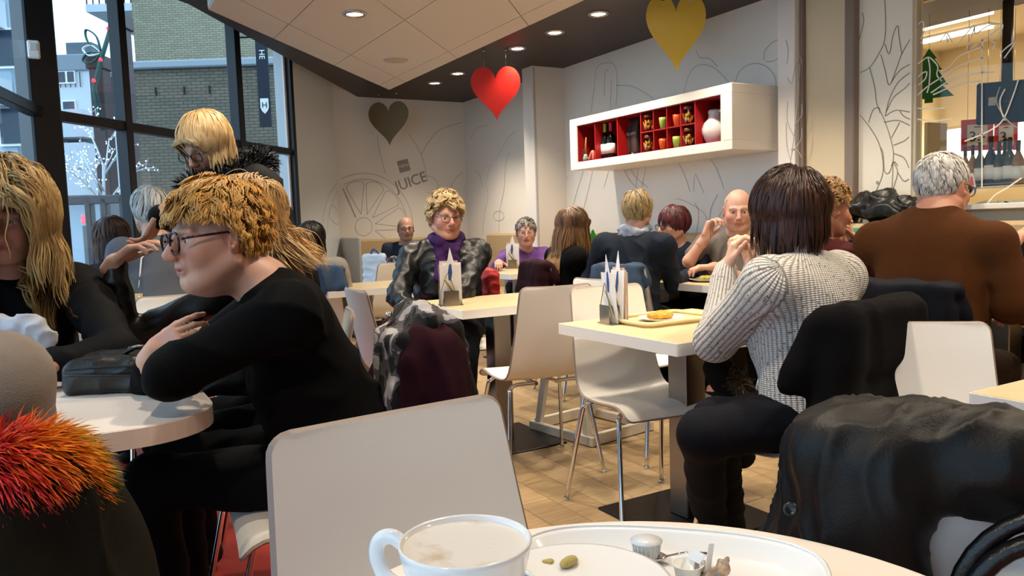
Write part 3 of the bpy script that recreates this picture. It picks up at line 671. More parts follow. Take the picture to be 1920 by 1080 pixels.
# ------------------------------------------------------------------ chairs
SGN = 1
def chair_shell():
    prof = smooth_path([(-.285, .87), (-.262, .76), (-.238, .65), (-.212, .55), (-.185, .49), (-.14, .455), (-.07, .446), (.03, .45), (.12, .458), (.165, .452), (.19, .435), (.2, .42)], 4)
    s = np.r_[0, np.cumsum(np.linalg.norm(np.diff(prof, axis=0), axis=1))]; L_ = s[-1]
    T = np.gradient(prof, axis=0); T /= np.linalg.norm(T, axis=1, keepdims=True); Nn = np.stack([-T[:, 1], T[:, 0]], 1)   # towards the sitter / up
    if Nn[0, 0] < 0: Nn = -Nn
    # add rows near both ends for the rounded corners
    def wid(q):
        w = np.interp(q, [0, .15, .38, .46, .6, L_], [.168, .178, .196, .2, .208, .2]); r = .026
        for dd in (q, L_ - q):
            if dd < r: w = w - r + math.sqrt(max(r * r - (r - dd) ** 2, 0))
        return w
    ss = np.unique(np.r_[np.array([0, .002, .006, .012, .02, .03, .036]), np.linspace(.06, L_ - .06, 24), L_ - np.array([.036, .03, .02, .012, .006, .002, 0])])
    nu = 9; th = .0055; V = []; Fc = []; Mi = []; Sm = []
    def row(side, q):
        c = np.array([np.interp(q, s, prof[:, i]) for i in (0, 1)]); nn = nrm([np.interp(q, s, Nn[:, i]) for i in (0, 1)]); w = wid(q); out = []
        for u in np.linspace(-1, 1, nu):
            dish = .012 * (u * u) * np.interp(q, [0, .3, .45, L_], [1, 1, .6, .4])
            p = c + nn * (side * th + dish); out.append((u * w, p[0], p[1]))
        return out
    k = len(ss)
    for side in (1, -1):
        o = len(V)
        for q in ss: V += row(side, q)
        for i in range(k - 1):
            for j in range(nu - 1):
                f = (o + i * nu + j, o + i * nu + j + 1, o + (i + 1) * nu + j + 1, o + (i + 1) * nu + j); Fc.append(f[::-1] if side > 0 else f); Mi.append(0); Sm.append(True)
    # edge band
    rim = [(i, 0) for i in range(k)] + [(k - 1, j) for j in range(1, nu)] + [(i, nu - 1) for i in range(k - 2, -1, -1)] + [(0, j) for j in range(nu - 2, 0, -1)]
    o = len(V); A = [np.array(V[i * nu + j]) for i, j in rim]; B = [np.array(V[k * nu + i * nu + j]) for i, j in rim]; m_ = len(rim); C_ = []
    for q in range(m_):
        mid_ = (A[q] + B[q]) / 2; tn = nrm((A[(q + 1) % m_] + B[(q + 1) % m_]) - (A[q - 1] + B[q - 1])); nn_ = nrm(A[q] - B[q]); out = np.cross(tn, nn_); C_.append(mid_ - out * .006 * SGN)
    V += A + C_ + B
    for i in range(m_):
        j = (i + 1) % m_; Fc += [(o + i, o + j, o + m_ + j, o + m_ + i), (o + m_ + i, o + m_ + j, o + 2 * m_ + j, o + 2 * m_ + i)]; Mi += [1, 1]; Sm += [False] * 2
    return mesh_data('chair_shell', V, Fc, [M_WHITE, M_EDGE], Sm, Mi)
SHELL = chair_shell()
def _leg(sx, sy):
    y0_ = .10 if sy > 0 else -.13; y1_ = .21 if sy > 0 else -.235
    return MB().tube(smooth_path([(sx * .05, y0_, .428), (sx * .15, y0_, .428), (sx * .178, y0_ + .012 * sy, .41), (sx * .19, y0_ + .03 * sy, .37), (sx * .232, y1_, .002)], 5), .0095, 8).lathe([(.009, 0), (.012, .002), (.012, .014), (.0095, .016)], 10, (sx * .232, y1_, 0))
LEGS = [(lambda o: o)(_leg(sx, sy)) for sx in (-1, 1) for sy in (-1, 1)]
def _md(mb, name, m): return mesh_data(name, np.array(mb.V), mb.F, m, mb.S, mb.M)
LEGM = [_md(l, 'leg', M_CHROME) for l in LEGS]
FRM = _md(MB().tube([(-.05, -.14, .428), (-.05, .11, .428)], .009, 8).tube([(.05, -.14, .428), (.05, .11, .428)], .009, 8), 'seat_frame', M_CHROME)
def chair(x, y, deg, label, group=None, rz=None, shellm=None):
    e = empty('cafe_chair', (x, y, 0), rotz_of(deg) if rz is None else rz, label, 'chair', group)
    link(bpy.data.objects.new('seat_shell', SHELL), e); link(bpy.data.objects.new('seat_frame', FRM), e)
    for l in LEGM: link(bpy.data.objects.new('leg', l), e)
    return e
PI = math.pi
chair(1.915, 2.345, 0, 'white plywood chair tucked under the table with the food tray', rz=PI - .12)
chair(1.85, 3.06, 0, 'white plywood chair seen from behind at the purple scarf table', rz=-.14)
e = chair(.428, .80, 0, 'large white plywood chair back facing the round table', rz=PI + .1); e.scale = (1.1, 1, 1)
bk = atd(1732, 600, 2.13); fd = face_dir(-164); e = chair(bk[0] + .27 * fd[0], bk[1] + .27 * fd[1], -164, 'white plywood chair back beside the black coat'); e.scale = (.92, .92, .96)
cc = atd(1868, 800, .98) + .285 * face_dir(-150); chair(cc[0], cc[1], -150, 'white plywood chair under the black quilted jacket with bag strap')
chair(1.72, 5.68, 0, 'pale chair behind the empty white table by the far bench', rz=PI)
bk = atd(668, 560, 3.5); fd = face_dir(62); chair(bk[0] + .27 * fd[0], bk[1] + .27 * fd[1], 62, 'white plywood chair turned sideways behind the burgundy coat')
chair(1.95, 4.16, 0, 'white plywood chair carrying the puffer jacket wearer', rz=PI)
CHAIRS_UNDER = []
# ------------------------------------------------------------------ the shop behind the right-hand glass
M_SHOPW = mat('shop_wall', 'dcc9a2', .7); M_SHOPD = mat('shop_bulkhead', '4f3a2a', .6)
struct(MB().box((6.9, 1.2, -.06), (5.2, 9, .1)).build('floor_shop', mat('shop_floor', 'b79d78', .5)))
struct(MB().box((9.4, 1.2, 1.6), (.1, 9, 3.4)).build('wall_shop_back', M_SHOPW)); struct(MB().box((6.9, 5.75, 1.6), (5.2, .1, 3.4)).build('wall_shop_side', M_SHOPW))
struct(MB().box((6.9, -3.2, 1.6), (5.2, .1, 3.4)).build('wall_shop_end', M_SHOPW))
struct(MB().box((6.9, 1.2, 3.1), (5.2, 9, .1)).build('ceiling_shop', mat('shop_ceiling', 'e6d6b4', .8)))
struct(MB().box((5.3, 1.2, 2.77), (.9, 8.8, .5)).build('trim_6', M_SHOPD)); struct(MB().box((4.86, 1.2, 2.5), (.05, 8.8, .06)).build('trim_7', mat('shop_beam', 'c9b084', .6)))
def emis(name, col, st): return mat(name, 'ffffff', .5, emit=col, estr=st)
c = atd(1752, 285, 8.5); e = empty('bright_area_panel', (9.3, c[1], c[2]), 0, 'glowing white panel standing in for a bright area at the back of the shop', 'light panel')  # added emissive panel, stands in for a bright area of the shop
MB().box((0, 0, 0), (.04, 1.0, .62)).build('lit_face', emis('panel_glow', (1, .93, .75), 5.5), e); MB().box((.03, 0, 0), (.04, 1.06, .68), .01).build('panel_frame', M_WHITEP, e)
c = atd(1716, 145, 6.2); e = empty('tube_light', c, 0, 'upright glowing tube light beside the green tree cutout', 'tube light')
MB().lathe([(.018, -.2), (.018, .2)], 12).build('tube', emis('tube_glow', (1, .93, .78), 9), e); MB().lathe([(.021, .2), (.021, .225)], 12).lathe([(.021, -.225), (.021, -.2)], 12).build('end_cap', M_WHITEP, e); MB().box((.03, 0, -c[2] / 2 + 1.5), (.03, .03, 3.0)).build('mounting_post', M_WHITEP, e)
for i, (px, py, d) in enumerate([(1766, 168, 6.9), (1768, 217, 8.0), (1775, 205, 8.6), (1905, 95, 6)]):
    c = atd(px, py, d); e = empty('ceiling_light_strip', (c[0], c[1], 3.02), 0, ['glowing strip light on the shop ceiling, beside the tree cutout', 'long glowing strip light deep in the shop', 'glowing strip light over the glowing stand-in panel', 'glowing strip light above the black screen'][i], 'ceiling light')
    MB().box((0, 0, 0), (.12, .9, .03)).build('diffuser', emis('strip_glow', (1, .92, .75), 7), e); MB().box((0, 0, .025), (.16, .95, .03), .004).build('housing', M_WHITEP, e)
for (x, y) in [(5.4, 3.2), (6.6, 1.5), (7.8, 3)]:
    ld = bpy.data.lights.new('shop_lamp', 'AREA'); ld.shape = 'DISK'; ld.size = .5; ld.energy = 60; ld.color = (1, .83, .58); lo = bpy.data.objects.new('shop_lamp', ld); link(lo, None, (x, y, 2.98))
# green tree cutout
def fir(e, s, m, th=.006, name='tree_board'):
    pts = [(0, .5), (.13, .3), (.09, .3), (.22, .08), (.15, .08), (.32, -.2), (.22, -.2), (.42, -.42), (.07, -.42), (.07, -.5), (-.07, -.5), (-.07, -.42), (-.42, -.42), (-.22, -.2), (-.32, -.2), (-.15, .08), (-.22, .08), (-.09, .3), (-.13, .3)]
    return MB().prism([(x * s, y * s) for x, y in pts], -th, th, (np.array([[1, 0, 0], [0, 0, 1], [0, 1, 0]]), (0, 0, 0))).build(name, m, e)
M_GREEN = mat('green_card', '1e7a25', .5)
c = atd(1742, 142, 5.6); e = empty('hanging_tree_cutout', c, rotz_of(-140), 'green fir tree cutout hanging in the shop window', 'tree decoration'); fir(e, .38, M_GREEN); MB().tube([(0, 0, .19), (0, 0, 2.52 - c[2])], .0015, 5).build('string', M_WIRE, e)
# black screen on a ceiling pole
c = atd(1905, 190, 5.3); e = empty('ceiling_screen', c, rotz_of(-155), 'black screen seen from behind on a ceiling pole', 'screen')
MB().box((0, 0, 0), (.46, .04, .28), .01).build('screen_body', M_BLACKPL, e); MB().box((.0, .03, 0), (.24, .03, .16), .006).build('rear_box', M_BLACKPL, e)
MB().lathe([(.034, .0), (.034, 2.52 - c[2])], 16, (.06, .04, 0)).build('pole', M_BLACKM, e); MB().box((.14, .023, .01), (.045, .006, .055)).build('sticker', M_LABEL, e)
MB().tube(smooth_path([(.1, .05, .1), (.12, .06, .0), (.06, .05, -.12), (0, .05, -.18)], 6), .004, 6).build('cable', M_WHITEP, e)
# price signs
M_PR = mat('red_sign', 'd8433a', .5)
for px, py, w, h, t, lab in [(1832, 253, .2, .22, '3:-', 'red price sign reading 3:- on white card, larger one'), (1886, 254, .145, .21, '3-', 'red price sign reading 3- on white card, under the screen')]:
    c = atd(px, py, 5.5); e = empty('price_sign', c, rotz_of(-160), lab, 'price sign')
    MB().box((0, 0, 0), (w, .006, h), .001).build('board', M_PR, e); MB().box((0, .005, .0), (w * .62, .002, h * .66)).build('card', M_LABEL, e)
    text_mesh('lettering', t, .1, mat('black_print', '111111', .6), e, (0, .0075, -.012), (-1, 0, .06), (0, 0, 1)); MB().box((0, .007, .055), (w * .2, .001, .006)).build('small_print', mat('black_print'), e)
    MB().tube([(w * .3, 0, h / 2), (w * .3, 0, 2.52 - c[2])], .0015, 5).tube([(-w * .3, 0, h / 2), (-w * .3, 0, 2.52 - c[2])], .0015, 5).build('hanging_wire', M_WIRE, e)
# bottle shelf just behind the glass
XB = 4.62; zb = atX(1860, 349, XB)[2]
e = empty('bottle_rack', (XB, 1.9, 0), 0, 'wire rack with glass shelf carrying wine bottles in the shop', 'rack')
MB().box((0, 0, zb - .006), (.22, 1.9, .008)).build('rack_shelf', mat('shelf_glass', 'cfc9b4', .2), e); MB().box((0, 0, zb - .17), (.22, 1.9, .012)).build('rack_shelf', M_WHITEP, e)
MB().tube([(-.11, -.95, zb + .01), (-.11, .95, zb + .01)], .004, 6).build('front_rail', M_WIRE, e)
for yy in (-.94, .94): MB().box((0, yy, zb / 2 + .2), (.2, .02, zb + .4)).build('rack_upright', M_WIRE, e)
M_G2 = mat('olive_bottle_glass', '3a3a1c', .12); M_G3 = mat('amber_bottle_glass', '9a6a20', .12); M_FOIL = mat('dark_foil', '2e2622', .35)
for px, h, r, g, lab in [(1809, .24, .027, M_G3, 'slim amber wine bottle at the window frame end of the rack'), (1823, .245, .026, M_G3, 'slim amber wine bottle behind the small red price tag'), (1837, .255, .031, M_G2, 'olive wine bottle with a dark foil, on the rack'), (1857, .285, .034, M_DKGL, 'tall dark wine bottle with plain white label on the rack'),
                         (1872, .25, .028, M_G2, 'olive wine bottle between two darker bottles on the rack'), (1883, .265, .028, M_DKGL, 'dark wine bottle behind the white-labelled one'), (1892, .26, .033, M_G2, 'olive wine bottle with a tall white label on the rack'), (1908, .245, .031, M_G3, 'stout amber wine bottle at the end of the row')]:
    bottle(px, 349, XB - (.02 if px != 1883 else -.06), zb - .001, h, r, g, M_FOIL, lab, M_LABEL if px not in (1809, 1823) else g)
for i, px in enumerate((1845, 1862, 1880, 1897, 1914)):
    c = atX(px, 372, XB - .05); e = empty('price_card', (XB - .06, c[1], zb - .163), 0, ['cream price card on the lower rack rail, beside the glasses', 'cream price card with red edge on the lower rack', 'tilted cream price card on the lower rack', 'small cream price card under the white-labelled bottle', 'cream price card at the end of the lower rack'][i], 'price card')
    MB().box((0, 0, .04), (.003, .06, .075), 0, rotm('X', (-12, 5, 14, -6, 20)[i])).build('card', M_LABEL, e); MB().box((-.003, 0, .05), (.002, .035, .014), 0, rotm('X', (-12, 5, 14, -6, 20)[i])).build('print', M_PR, e)
c = atX(1817, 345, XB - .14); e = empty('price_card', (XB - .14, c[1], c[2]), 0, 'tilted red and cream price tag clipped to the rack rail', 'price card')
MB().box((0, 0, 0), (.003, .07, .11), 0, rotm('X', -12)).build('card', M_LABEL, e); MB().box((-.003, 0, .012), (.002, .05, .05), 0, rotm('X', -12)).build('print', M_PR, e)

# ------------------------------------------------------------------ outside the windows
def brick_mat(name, c1, c2, mort, scale):
    m = bpy.data.materials.new(name); m.use_nodes = True; N, L_ = m.node_tree.nodes, m.node_tree.links; b = N['Principled BSDF']; b.inputs['Roughness'].default_value = .9
    tc = N.new('ShaderNodeTexCoord'); mp = N.new('ShaderNodeMapping'); mp.inputs['Rotation'].default_value = (math.radians(90), 0, 0); br = N.new('ShaderNodeTexBrick'); br.inputs['Scale'].default_value = scale
    br.inputs['Color1'].default_value = (*lin(c1), 1); br.inputs['Color2'].default_value = (*lin(c2), 1); br.inputs['Mortar'].default_value = (*lin(mort), 1); br.inputs['Mortar Size'].default_value = .02; br.inputs['Row Height'].default_value = .17
    L_.new(tc.outputs['Object'], mp.inputs[0]); L_.new(mp.outputs[0], br.inputs[0]); L_.new(br.outputs[0], b.inputs['Base Color']); return m
def facing_box(px0, px1, ytop, d, th, z0=-.1, ztop=None):     # box whose front faces the photographer side, spanning two pixel columns at depth d
    a = atd(px0, 430, d); b = atd(px1, 430, d); zt = atd((px0 + px1) / 2, ytop, d)[2] if ztop is None else ztop
    w = np.linalg.norm(b[:2] - a[:2]); c = (a + b) / 2; return c, w, zt
struct(MB().box((-6, 22, -.2), (60, 44, .1)).build('ground', mat('street_paving', '6f7378', .9)))
bpy.data.objects['ground'].location = (0, 0, 0)
RZ = rotz_of(0)
M_BR1 = brick_mat('yellow_brick', 'a0967c', '8f866e', '6a6352', 3.2); M_BR2 = brick_mat('grey_brick', '6f6656', '625a4c', '3e3a32', 3.4)
M_GLZ = mat('far_window_glass', '2c3a48', .15); M_WHW = mat('white_render', 'c6ccd2', .8); M_ROOF = mat('zinc_roof', '7d8891', .6); M_RAIL = mat('balcony_rail', '353b42', .5)
c, w, zt = facing_box(277, 640, 0, 19, 6, ztop=14); e = empty('brick_building', (c[0], c[1], 0), RZ, 'tall yellow brick apartment block across the street', 'building')
MB().box((0, 3, 7), (w, 6, 14.2)).build('wall', M_BR1, e)
for k, z in enumerate((3.9, 6.6)):
    s = MB().box((-w / 2 - .55, 1.2, z), (1.1, 2.4, .18)).build('balcony_slab', M_WHW, e)
    m_ = MB()
    for q in range(8): m_.box((-w / 2 - 1.08 + q * .15, .03, z + .55), (.025, .025, 1.0))
    m_.box((-w / 2 - .55, .03, z + 1.06), (1.1, .04, .05)).build('railing', M_RAIL, e)
    MB().box((-w / 2 - .5, 2.3, z + 1.2), (.9, .1, 2.0)).build('window', M_GLZ, e)
c, w, zt = facing_box(251, 640, 124, 12.5, 5); e = empty('brick_annex', (c[0], c[1], 0), RZ, 'low grey brick annex with flat roof across the street', 'building')
MB().box((0, 1.5, zt / 2), (w, 3, zt)).build('wall', M_BR2, e); MB().box((0, 1.45, zt + .05), (w + .1, 3.1, .12), .02).build('roof_coping', mat('coping', '8f979c', .7), e)
for q in (-.55, -.1, .3): MB().box((q * 1.0 - .6, -.02, zt - .35), (.02, .03, .12)).build('wall_anchor', M_BLACKM, e)
c, w, zt = facing_box(60, 205, 104, 27, 6); e = empty('white_building', (c[0], c[1], 0), RZ, 'white rendered building with strip windows and flat grey roof', 'building')
MB().box((0, 3, (zt - .5) / 2), (w, 6, zt - .5)).build('wall', M_WHW, e); MB().box((0, 3, zt - .25), (w + .2, 6.2, .55), .03).build('roof', M_ROOF, e)
def Lz(py, d=27): return atd(140, py, d)[2]
def Lx(px): return (px - 132.5) / 1450 * 27 * 1.0
def win(px0, px1, py0, py1):
    f = MB().box(((Lx(px0) + Lx(px1)) / 2, -.02, (Lz(py0) + Lz(py1)) / 2), (Lx(px1) - Lx(px0), .1, Lz(py0) - Lz(py1))).build('window', M_WHITEP, e)
    n = max(1, int((px1 - px0) / 16))
    for q in range(n):
        a = Lx(px0) + (Lx(px1) - Lx(px0)) * (q + .5) / n; MB().box((a, -.08, (Lz(py0) + Lz(py1)) / 2), ((Lx(px1) - Lx(px0)) / n - .08, .02, Lz(py0) - Lz(py1) - .1)).build('pane', M_GLZ, f)
for r_ in [(101, 165, 132, 157), (100, 124, 186, 208), (137, 162, 188, 212), (108, 128, 260, 288), (140, 168, 258, 292), (104, 130, 310, 336), (145, 170, 318, 345)]: win(*r_)
for py in (240, 300, 345): MB().box((0, -.6, Lz(py)), (w, 1.2, .9)).build('balcony', M_WHW, e)
for q in range(9): MB().box((Lx(100) + q * .17, -.05, Lz(150)), (.02, .03, .5)).build('rail_bar', M_RAIL, e)
MB().box((.4, 1, zt + .35), (.9, .6, .5)).build('roof_box', mat('roof_unit', '59616a', .6), e)
c, w, zt = facing_box(-160, 46, 0, 15, 6, ztop=11); e = empty('balcony_building', (c[0], c[1], 0), RZ, 'pale apartment block with stacked balconies beyond the left panes', 'building')
MB().box((0, .3, 5.5), (w, .6, 11)).build('wall', mat('blue_render', '9fb0bc', .8), e)
for k in range(4):
    z = 1.0 + k * 1.45; MB().box((0, -.35, z), (w, .8, .5)).build('balcony', M_WHW, e)
    for q in range(3): f = MB().box((-w / 2 + .5 + q * .8, -.03, z + .85), (.55, .08, .75)).build('window', M_WHITEP, e); MB().box((-w / 2 + .5 + q * .8, -.08, z + .85), (.46, .02, .66)).build('pane', M_GLZ, f)
M_BRN = mat('brown_steel', '3d2a2a', .5)
for px0, px1, yt, d, lab in [(189, 214, 112, 9.5, 'brown steel portal column with festive bow outside'), (240, 258, 34, 9.0, 'brown steel portal column in front of the brick wall'), (92, 103, -40, 9.6, 'slim brown steel column beside the thick window post')]:
    c, w, zt = facing_box(px0, px1, yt, d, .2); e = empty('portal_column', (c[0], c[1], -.1), RZ, lab, 'column')
    MB().box((0, .1, zt / 2 + .05), (w, .2, zt + .1), .01).build('shaft', M_BRN, e); MB().box((0, .1, zt + .08), (w + .05, .25, .16), .01).build('cap', M_BRN, e)
# green bow
c = atd(190, 100, 9.42); e = empty('festive_bow', c, RZ, 'big green and white ribbon bow on the brown column outside', 'bow decoration')
M_GRB = mat('green_ribbon', '1d4a43', .4)
for i, (a, L_) in enumerate([(120, .32), (165, .22), (200, .24)]):
    a = math.radians(a); dx, dz = math.cos(a), math.sin(a)
    MB().tube(smooth_path([(0, 0, 0), (dx * L_ * .6 - dz * .06, 0, dz * L_ * .6 + dx * .06), (dx * L_, 0, dz * L_), (dx * L_ * .6 + dz * .06, 0, dz * L_ * .6 - dx * .06), (0, 0, 0)], 6), .025, 6, flat=.4).build('ribbon_loop', M_GRB if i != 1 else M_WHITEP, e)
for (x, z) in [(.12, .28), (-.0, -.08), (-.1, -.32)]: MB().lathe([(.02, -.02), (.024, 0), (.014, .02)], 10, (x, -.03, z)).build('red_light', mat('red_glow', 'ff2030', .5, emit=(1, .05, .08), estr=1.5), e)
MB().tube([(.14, 0, .3), (-.0, 0, -.05), (-.12, 0, -.4), (-.05, 0, -.9)], .03, 6).build('ribbon_tail', M_GRB, e)
# bare tree with white lights
random.seed(11); c = atd(185, 300, 7.6); e = empty('lit_tree', (c[0], c[1], -.1), RZ, 'small bare tree wrapped in white lights outside the window', 'tree')
mt = MB(); lights = []
def branch(p, d, L_, r, lev):
    q = p + d * L_; midp = p + d * L_ * .5 + np.array([random.uniform(-.05, .05), random.uniform(-.05, .05), random.uniform(-.02, .04)]) * L_
    mt.tube([p, midp, q], [r, r * .85, r * .6], 5)
    for t in np.arange(.1, 1, .09 / max(L_, .1)): lights.append(p + (q - p) * t + np.array([random.uniform(-1, 1) for _ in range(3)]) * .018)
    if lev < 3:
        for k in range(3 if lev else 8):
            dd = nrm(d * .7 + np.array([random.uniform(-1, 1), random.uniform(-.7, .7), random.uniform(-.3, .7)])); branch(p + (q - p) * random.uniform(.35, 1), dd, L_ * random.uniform(.45, .65), r * .5, lev + 1)
branch(np.array([0, 0, 1.1]), np.array([.05, 0, 1.0]), .85, .02, 0)
mt.tube([(0, 0, 0), (0, 0, 1.15)], .03, 8); mt.build('branches', mat('silver_bark', 'c9d2da', .5), e)
V = []; Fc = []
for p in lights:
    n = len(V); s_ = .008; V += [p + np.array(q) * s_ for q in ((1, 0, 0), (-1, 0, 0), (0, 1, 0), (0, -1, 0), (0, 0, 1), (0, 0, -1))]
    for f in ((0, 2, 4), (2, 1, 4), (1, 3, 4), (3, 0, 4), (2, 0, 5), (1, 2, 5), (3, 1, 5), (0, 3, 5)): Fc.append(tuple(n + k for k in f))
o = mk('light_string', np.array(V), Fc, emis('cool_white_glow', (.85, .93, 1), 2.2), e); o['kind'] = 'stuff'
# entrance frame
c, w, zt = facing_box(112, 236, 368, 6.4, .1); e = struct(empty('door_1', (c[0], c[1], 0), RZ))
M_DRF = mat('blue_grey_frame', '2a3742', .4)
MB().box((0, 0, zt - .03), (w, .08, .07), .006).build('door_head', M_DRF, e)
for q in (-.5, -.02, .22, .5): MB().box((q * w, 0, zt / 2 - .02), (.05, .08, zt), .006).build('door_post', M_DRF, e)
MB().box((0, 0, zt / 2), (w, .01, zt - .1)).build('pane', M_GLASS, e)
c = atd(157, 415, 9); tag(MB().lathe([(.001, -.03), (.03, -.02), (.03, .02), (.001, .03)], 12, (0, 0, 0)).lathe([(.02, .03), (.02, .08)], 8).build('red_street_light', mat('red_glow'), None, c), 'small red glowing lamp seen through the entrance glass', 'lamp')
MB().lathe([(.02, -.05), (.02, -c[2])], 8).build('lamp_post', M_BLACKM, bpy.data.objects['red_street_light'])
# hanging banner
c = atd(494, 155, 8.6); e = empty('hanging_banner', c, rotz_of(180), 'narrow dark banner with white letters and shield outside', 'banner')
M_BAN = mat('navy_banner', '121b2a', .7); MB().box((0, 0, 0), (.13, .012, .95)).build('banner_cloth', M_BAN, e)
text_mesh('lettering', 'HE', .085, M_LABEL, e, (0, .009, .3), (0, 0, -1), (-1, 0, 0))
sh = [(-.045, .08), (.045, .08), (.045, -.02), (.03, -.055), (0, -.085), (-.03, -.055), (-.045, -.02)]
MB().prism(sh, 0, .004, (np.array([[1, 0, 0], [0, 0, 1], [0, 1, 0]]), (0, .006, -.25))).build('shield', M_LABEL, e); text_mesh('lettering', 'H', .085, M_BAN, e, (0, .0125, -.245), (-1, 0, 0), (0, 0, 1))
MB().tube([(-.3, 0, .49), (.3, 0, .49)], .012, 8).build('banner_rod', M_BLACKM, e)
MB().lathe([(.03, -c[2]), (.03, .5)], 10, (.3, 0, 0)).build('mast', M_BLACKM, e)
# ------------------------------------------------------------------ people
M_SKIN = mat('skin', 'c99a80', .48, attr=True, sss=.12, bump=.0003, bscale=400)
M_HAIR = mat('hair', '6b4a2a', .42, attr=True, spec=.4)
M_EYEW = mat('eye_white', 'd8d0c8', .2); M_IRIS = mat('iris', '4f5a5c', .2); M_PUP = mat('pupil', '0a0a0a', .1)
M_LENS = glass_mat('spectacle_lens', (.93, .93, .93), .05)
M_FRAMEB = mat('dark_spectacle_frame', '1d1210', .3); M_FRAMEM = mat('metal_spectacle_frame', '5a3f36', .3, metal=.6)
def cloth(name, col='808080', rough=.85, bump=.0008, bscale=260, sheen=.0, noise=.06): return mat(name, col, rough, spec=.15, bump=bump, bscale=bscale, sheen=sheen, noise=noise, nscale=14)
def join(parts):
    V = []; Q = []; n = 0
    for v, q in parts: V.append(v); Q.append(q + n); n += len(v)
    return np.concatenate(V), np.concatenate(Q)
def head_frame(deg, pitch, roll):
    f = face_dir(deg); r = np.cross(f, UP); M = np.stack([r, f, UP], 1)
    return M @ rotm('X', -pitch) @ rotm('Y', roll)
def build_head(S, M, o, s, P, fine):
    w = lambda *q: o + M @ (np.array(q) * s)
    jw = P.get('jaw', 1.0); nl = P.get('nose', 1.0); ch = P.get('cheek', 1.0)
    S.ell(w(0, -.018, .03), np.array([.075, .097, .088]) * s, M, k=.01)
    S.ell(w(0, .02, -.03), np.array([.062 * jw, .068, .08]) * s, M, k=.03 * s)
    S.ell(w(0, .03, -.07), np.array([.05 * jw, .052, .045]) * s, M, k=.025 * s)
    if P.get('jowl'): S.ell(w(0, .02, -.108), np.array([.048, .05, .028]) * s * P['jowl'], M, k=.025 * s)
    S.cap(w(-.012, .068, -.098), w(.012, .068, -.098), .02 * s, k=.022 * s)
    for e in (-1, 1):
        S.cap(w(e * .055 * jw, -.01, -.055), w(e * .03 * jw, .05, -.092), .022 * s, .018 * s, k=.02 * s)
        S.ell(w(e * .038, .058, -.03), np.array([.026, .024, .028]) * s * ch, M, k=.02 * s)
        S.cap(w(e * .014, .083, .022), w(e * .045, .07, .02), .009 * s, .008 * s, k=.014 * s)
        S.ell(w(e * .0315, .09, .0), np.array([.017, .014, .0115]) * s, M, k=.012 * s, op='s')
        ec = w(e * .0315, .0695, .0)
        def lid(p, ec=ec, up=True):
            q = (p - ec) @ M / s; sp = np.sqrt((q * q).sum(-1)) - .0148
            ax_ = np.abs(q[..., 0]); return np.maximum(sp, np.minimum(.0042 - .14 * ax_ - q[..., 2], q[..., 2] + .0062 - .12 * ax_)) * s
        S.fun(lid, ec, .018 * s, k=.003 * s)
        if P.get('ear', 1): S.ell(w(e * .080, -.014, -.008), np.array([.009, .021, .033]) * s, M @ rotm('X', 12) @ rotm('Z', e * -32), k=.006 * s)
        if P.get('ear', 1): S.ell(w(e * .090, -.007, -.003), np.array([.008, .011, .02]) * s, M @ rotm('X', 12), k=.004 * s, op='s')
        S.ell(w(e * .011, .096 + .006 * nl, -.036), np.array([.0085, .010, .008]) * s, M, k=.006 * s)
    S.cap(w(0, .086, .012), w(0, .092 + .02 * nl, -.03), .0085 * s, .0125 * s, k=.012 * s)
    S.ell(w(0, .085, -.058), np.array([.026, .012, .016]) * s, M, k=.014 * s)
    S.cap(w(-.018, .088, -.0605), w(.018, .088, -.0605), .0055 * s, k=.005 * s); S.cap(w(-.006, .0935, -.0595), w(.006, .0935, -.0595), .0055 * s, k=.006 * s)
    S.cap(w(-.015, .088, -.0715), w(.015, .088, -.0715), .0065 * s, k=.005 * s)
    S.cap(w(-.026, .093, -.0662), w(.026, .093, -.0662), .0022 * s, k=.003 * s, op='s')
    if P.get('mouth_open'): S.ell(w(0, .096, -.067), np.array([.014, .012, .007]) * s, M, k=.003 * s, op='s')
def head_color(V, M, o, s, P):
    q = (V - o) @ M / s; base = np.array(lin(P.get('skin', 'c89b82'))); C = np.tile(base, (len(V), 1))
    def mixin(m, c): C[:] = C * (1 - m[:, None]) + np.array(c) * m[:, None]
    g = lambda c, r: np.exp(-(((q - np.array(c)) / np.array(r)) ** 2).sum(1))
    red = np.array(lin(P.get('flush', 'b9604c')))
    for e in (-1, 1): mixin(.55 * g((e * .042, .07, -.035), (.024, .04, .022)), red); mixin(.5 * g((e * .08, -.01, -.01), (.02, .03, .04)), red); mixin(.35 * g((e * .0315, .085, -.012), (.02, .03, .008)), red * .7)
    mixin(.6 * g((0, .115, -.034), (.018, .02, .016)), red)
    mixin(np.clip(1.25 * np.exp(-((q[:, 0] / .024) ** 4) - ((q[:, 2] + .0662) / .0095) ** 4) * (q[:, 1] > .075), 0, 1) * P.get('lipw', .75), lin(P.get('lip', '9c4a44')))
    if P.get('brow'):
        for e in (-1, 1): mixin(.75 * np.exp(-(((q[:, 0] - e * .032) / .02) ** 4) - ((q[:, 2] - .027 + .18 * np.abs(np.abs(q[:, 0]) - .03)) / .0045) ** 2) * (q[:, 1] > .05), lin(P['brow']))
    if P.get('stubble'): mixin(.35 * np.clip((-.035 - q[:, 2]) / .02, 0, 1) * (q[:, 1] > .0), lin('6a5a52'))
    return C
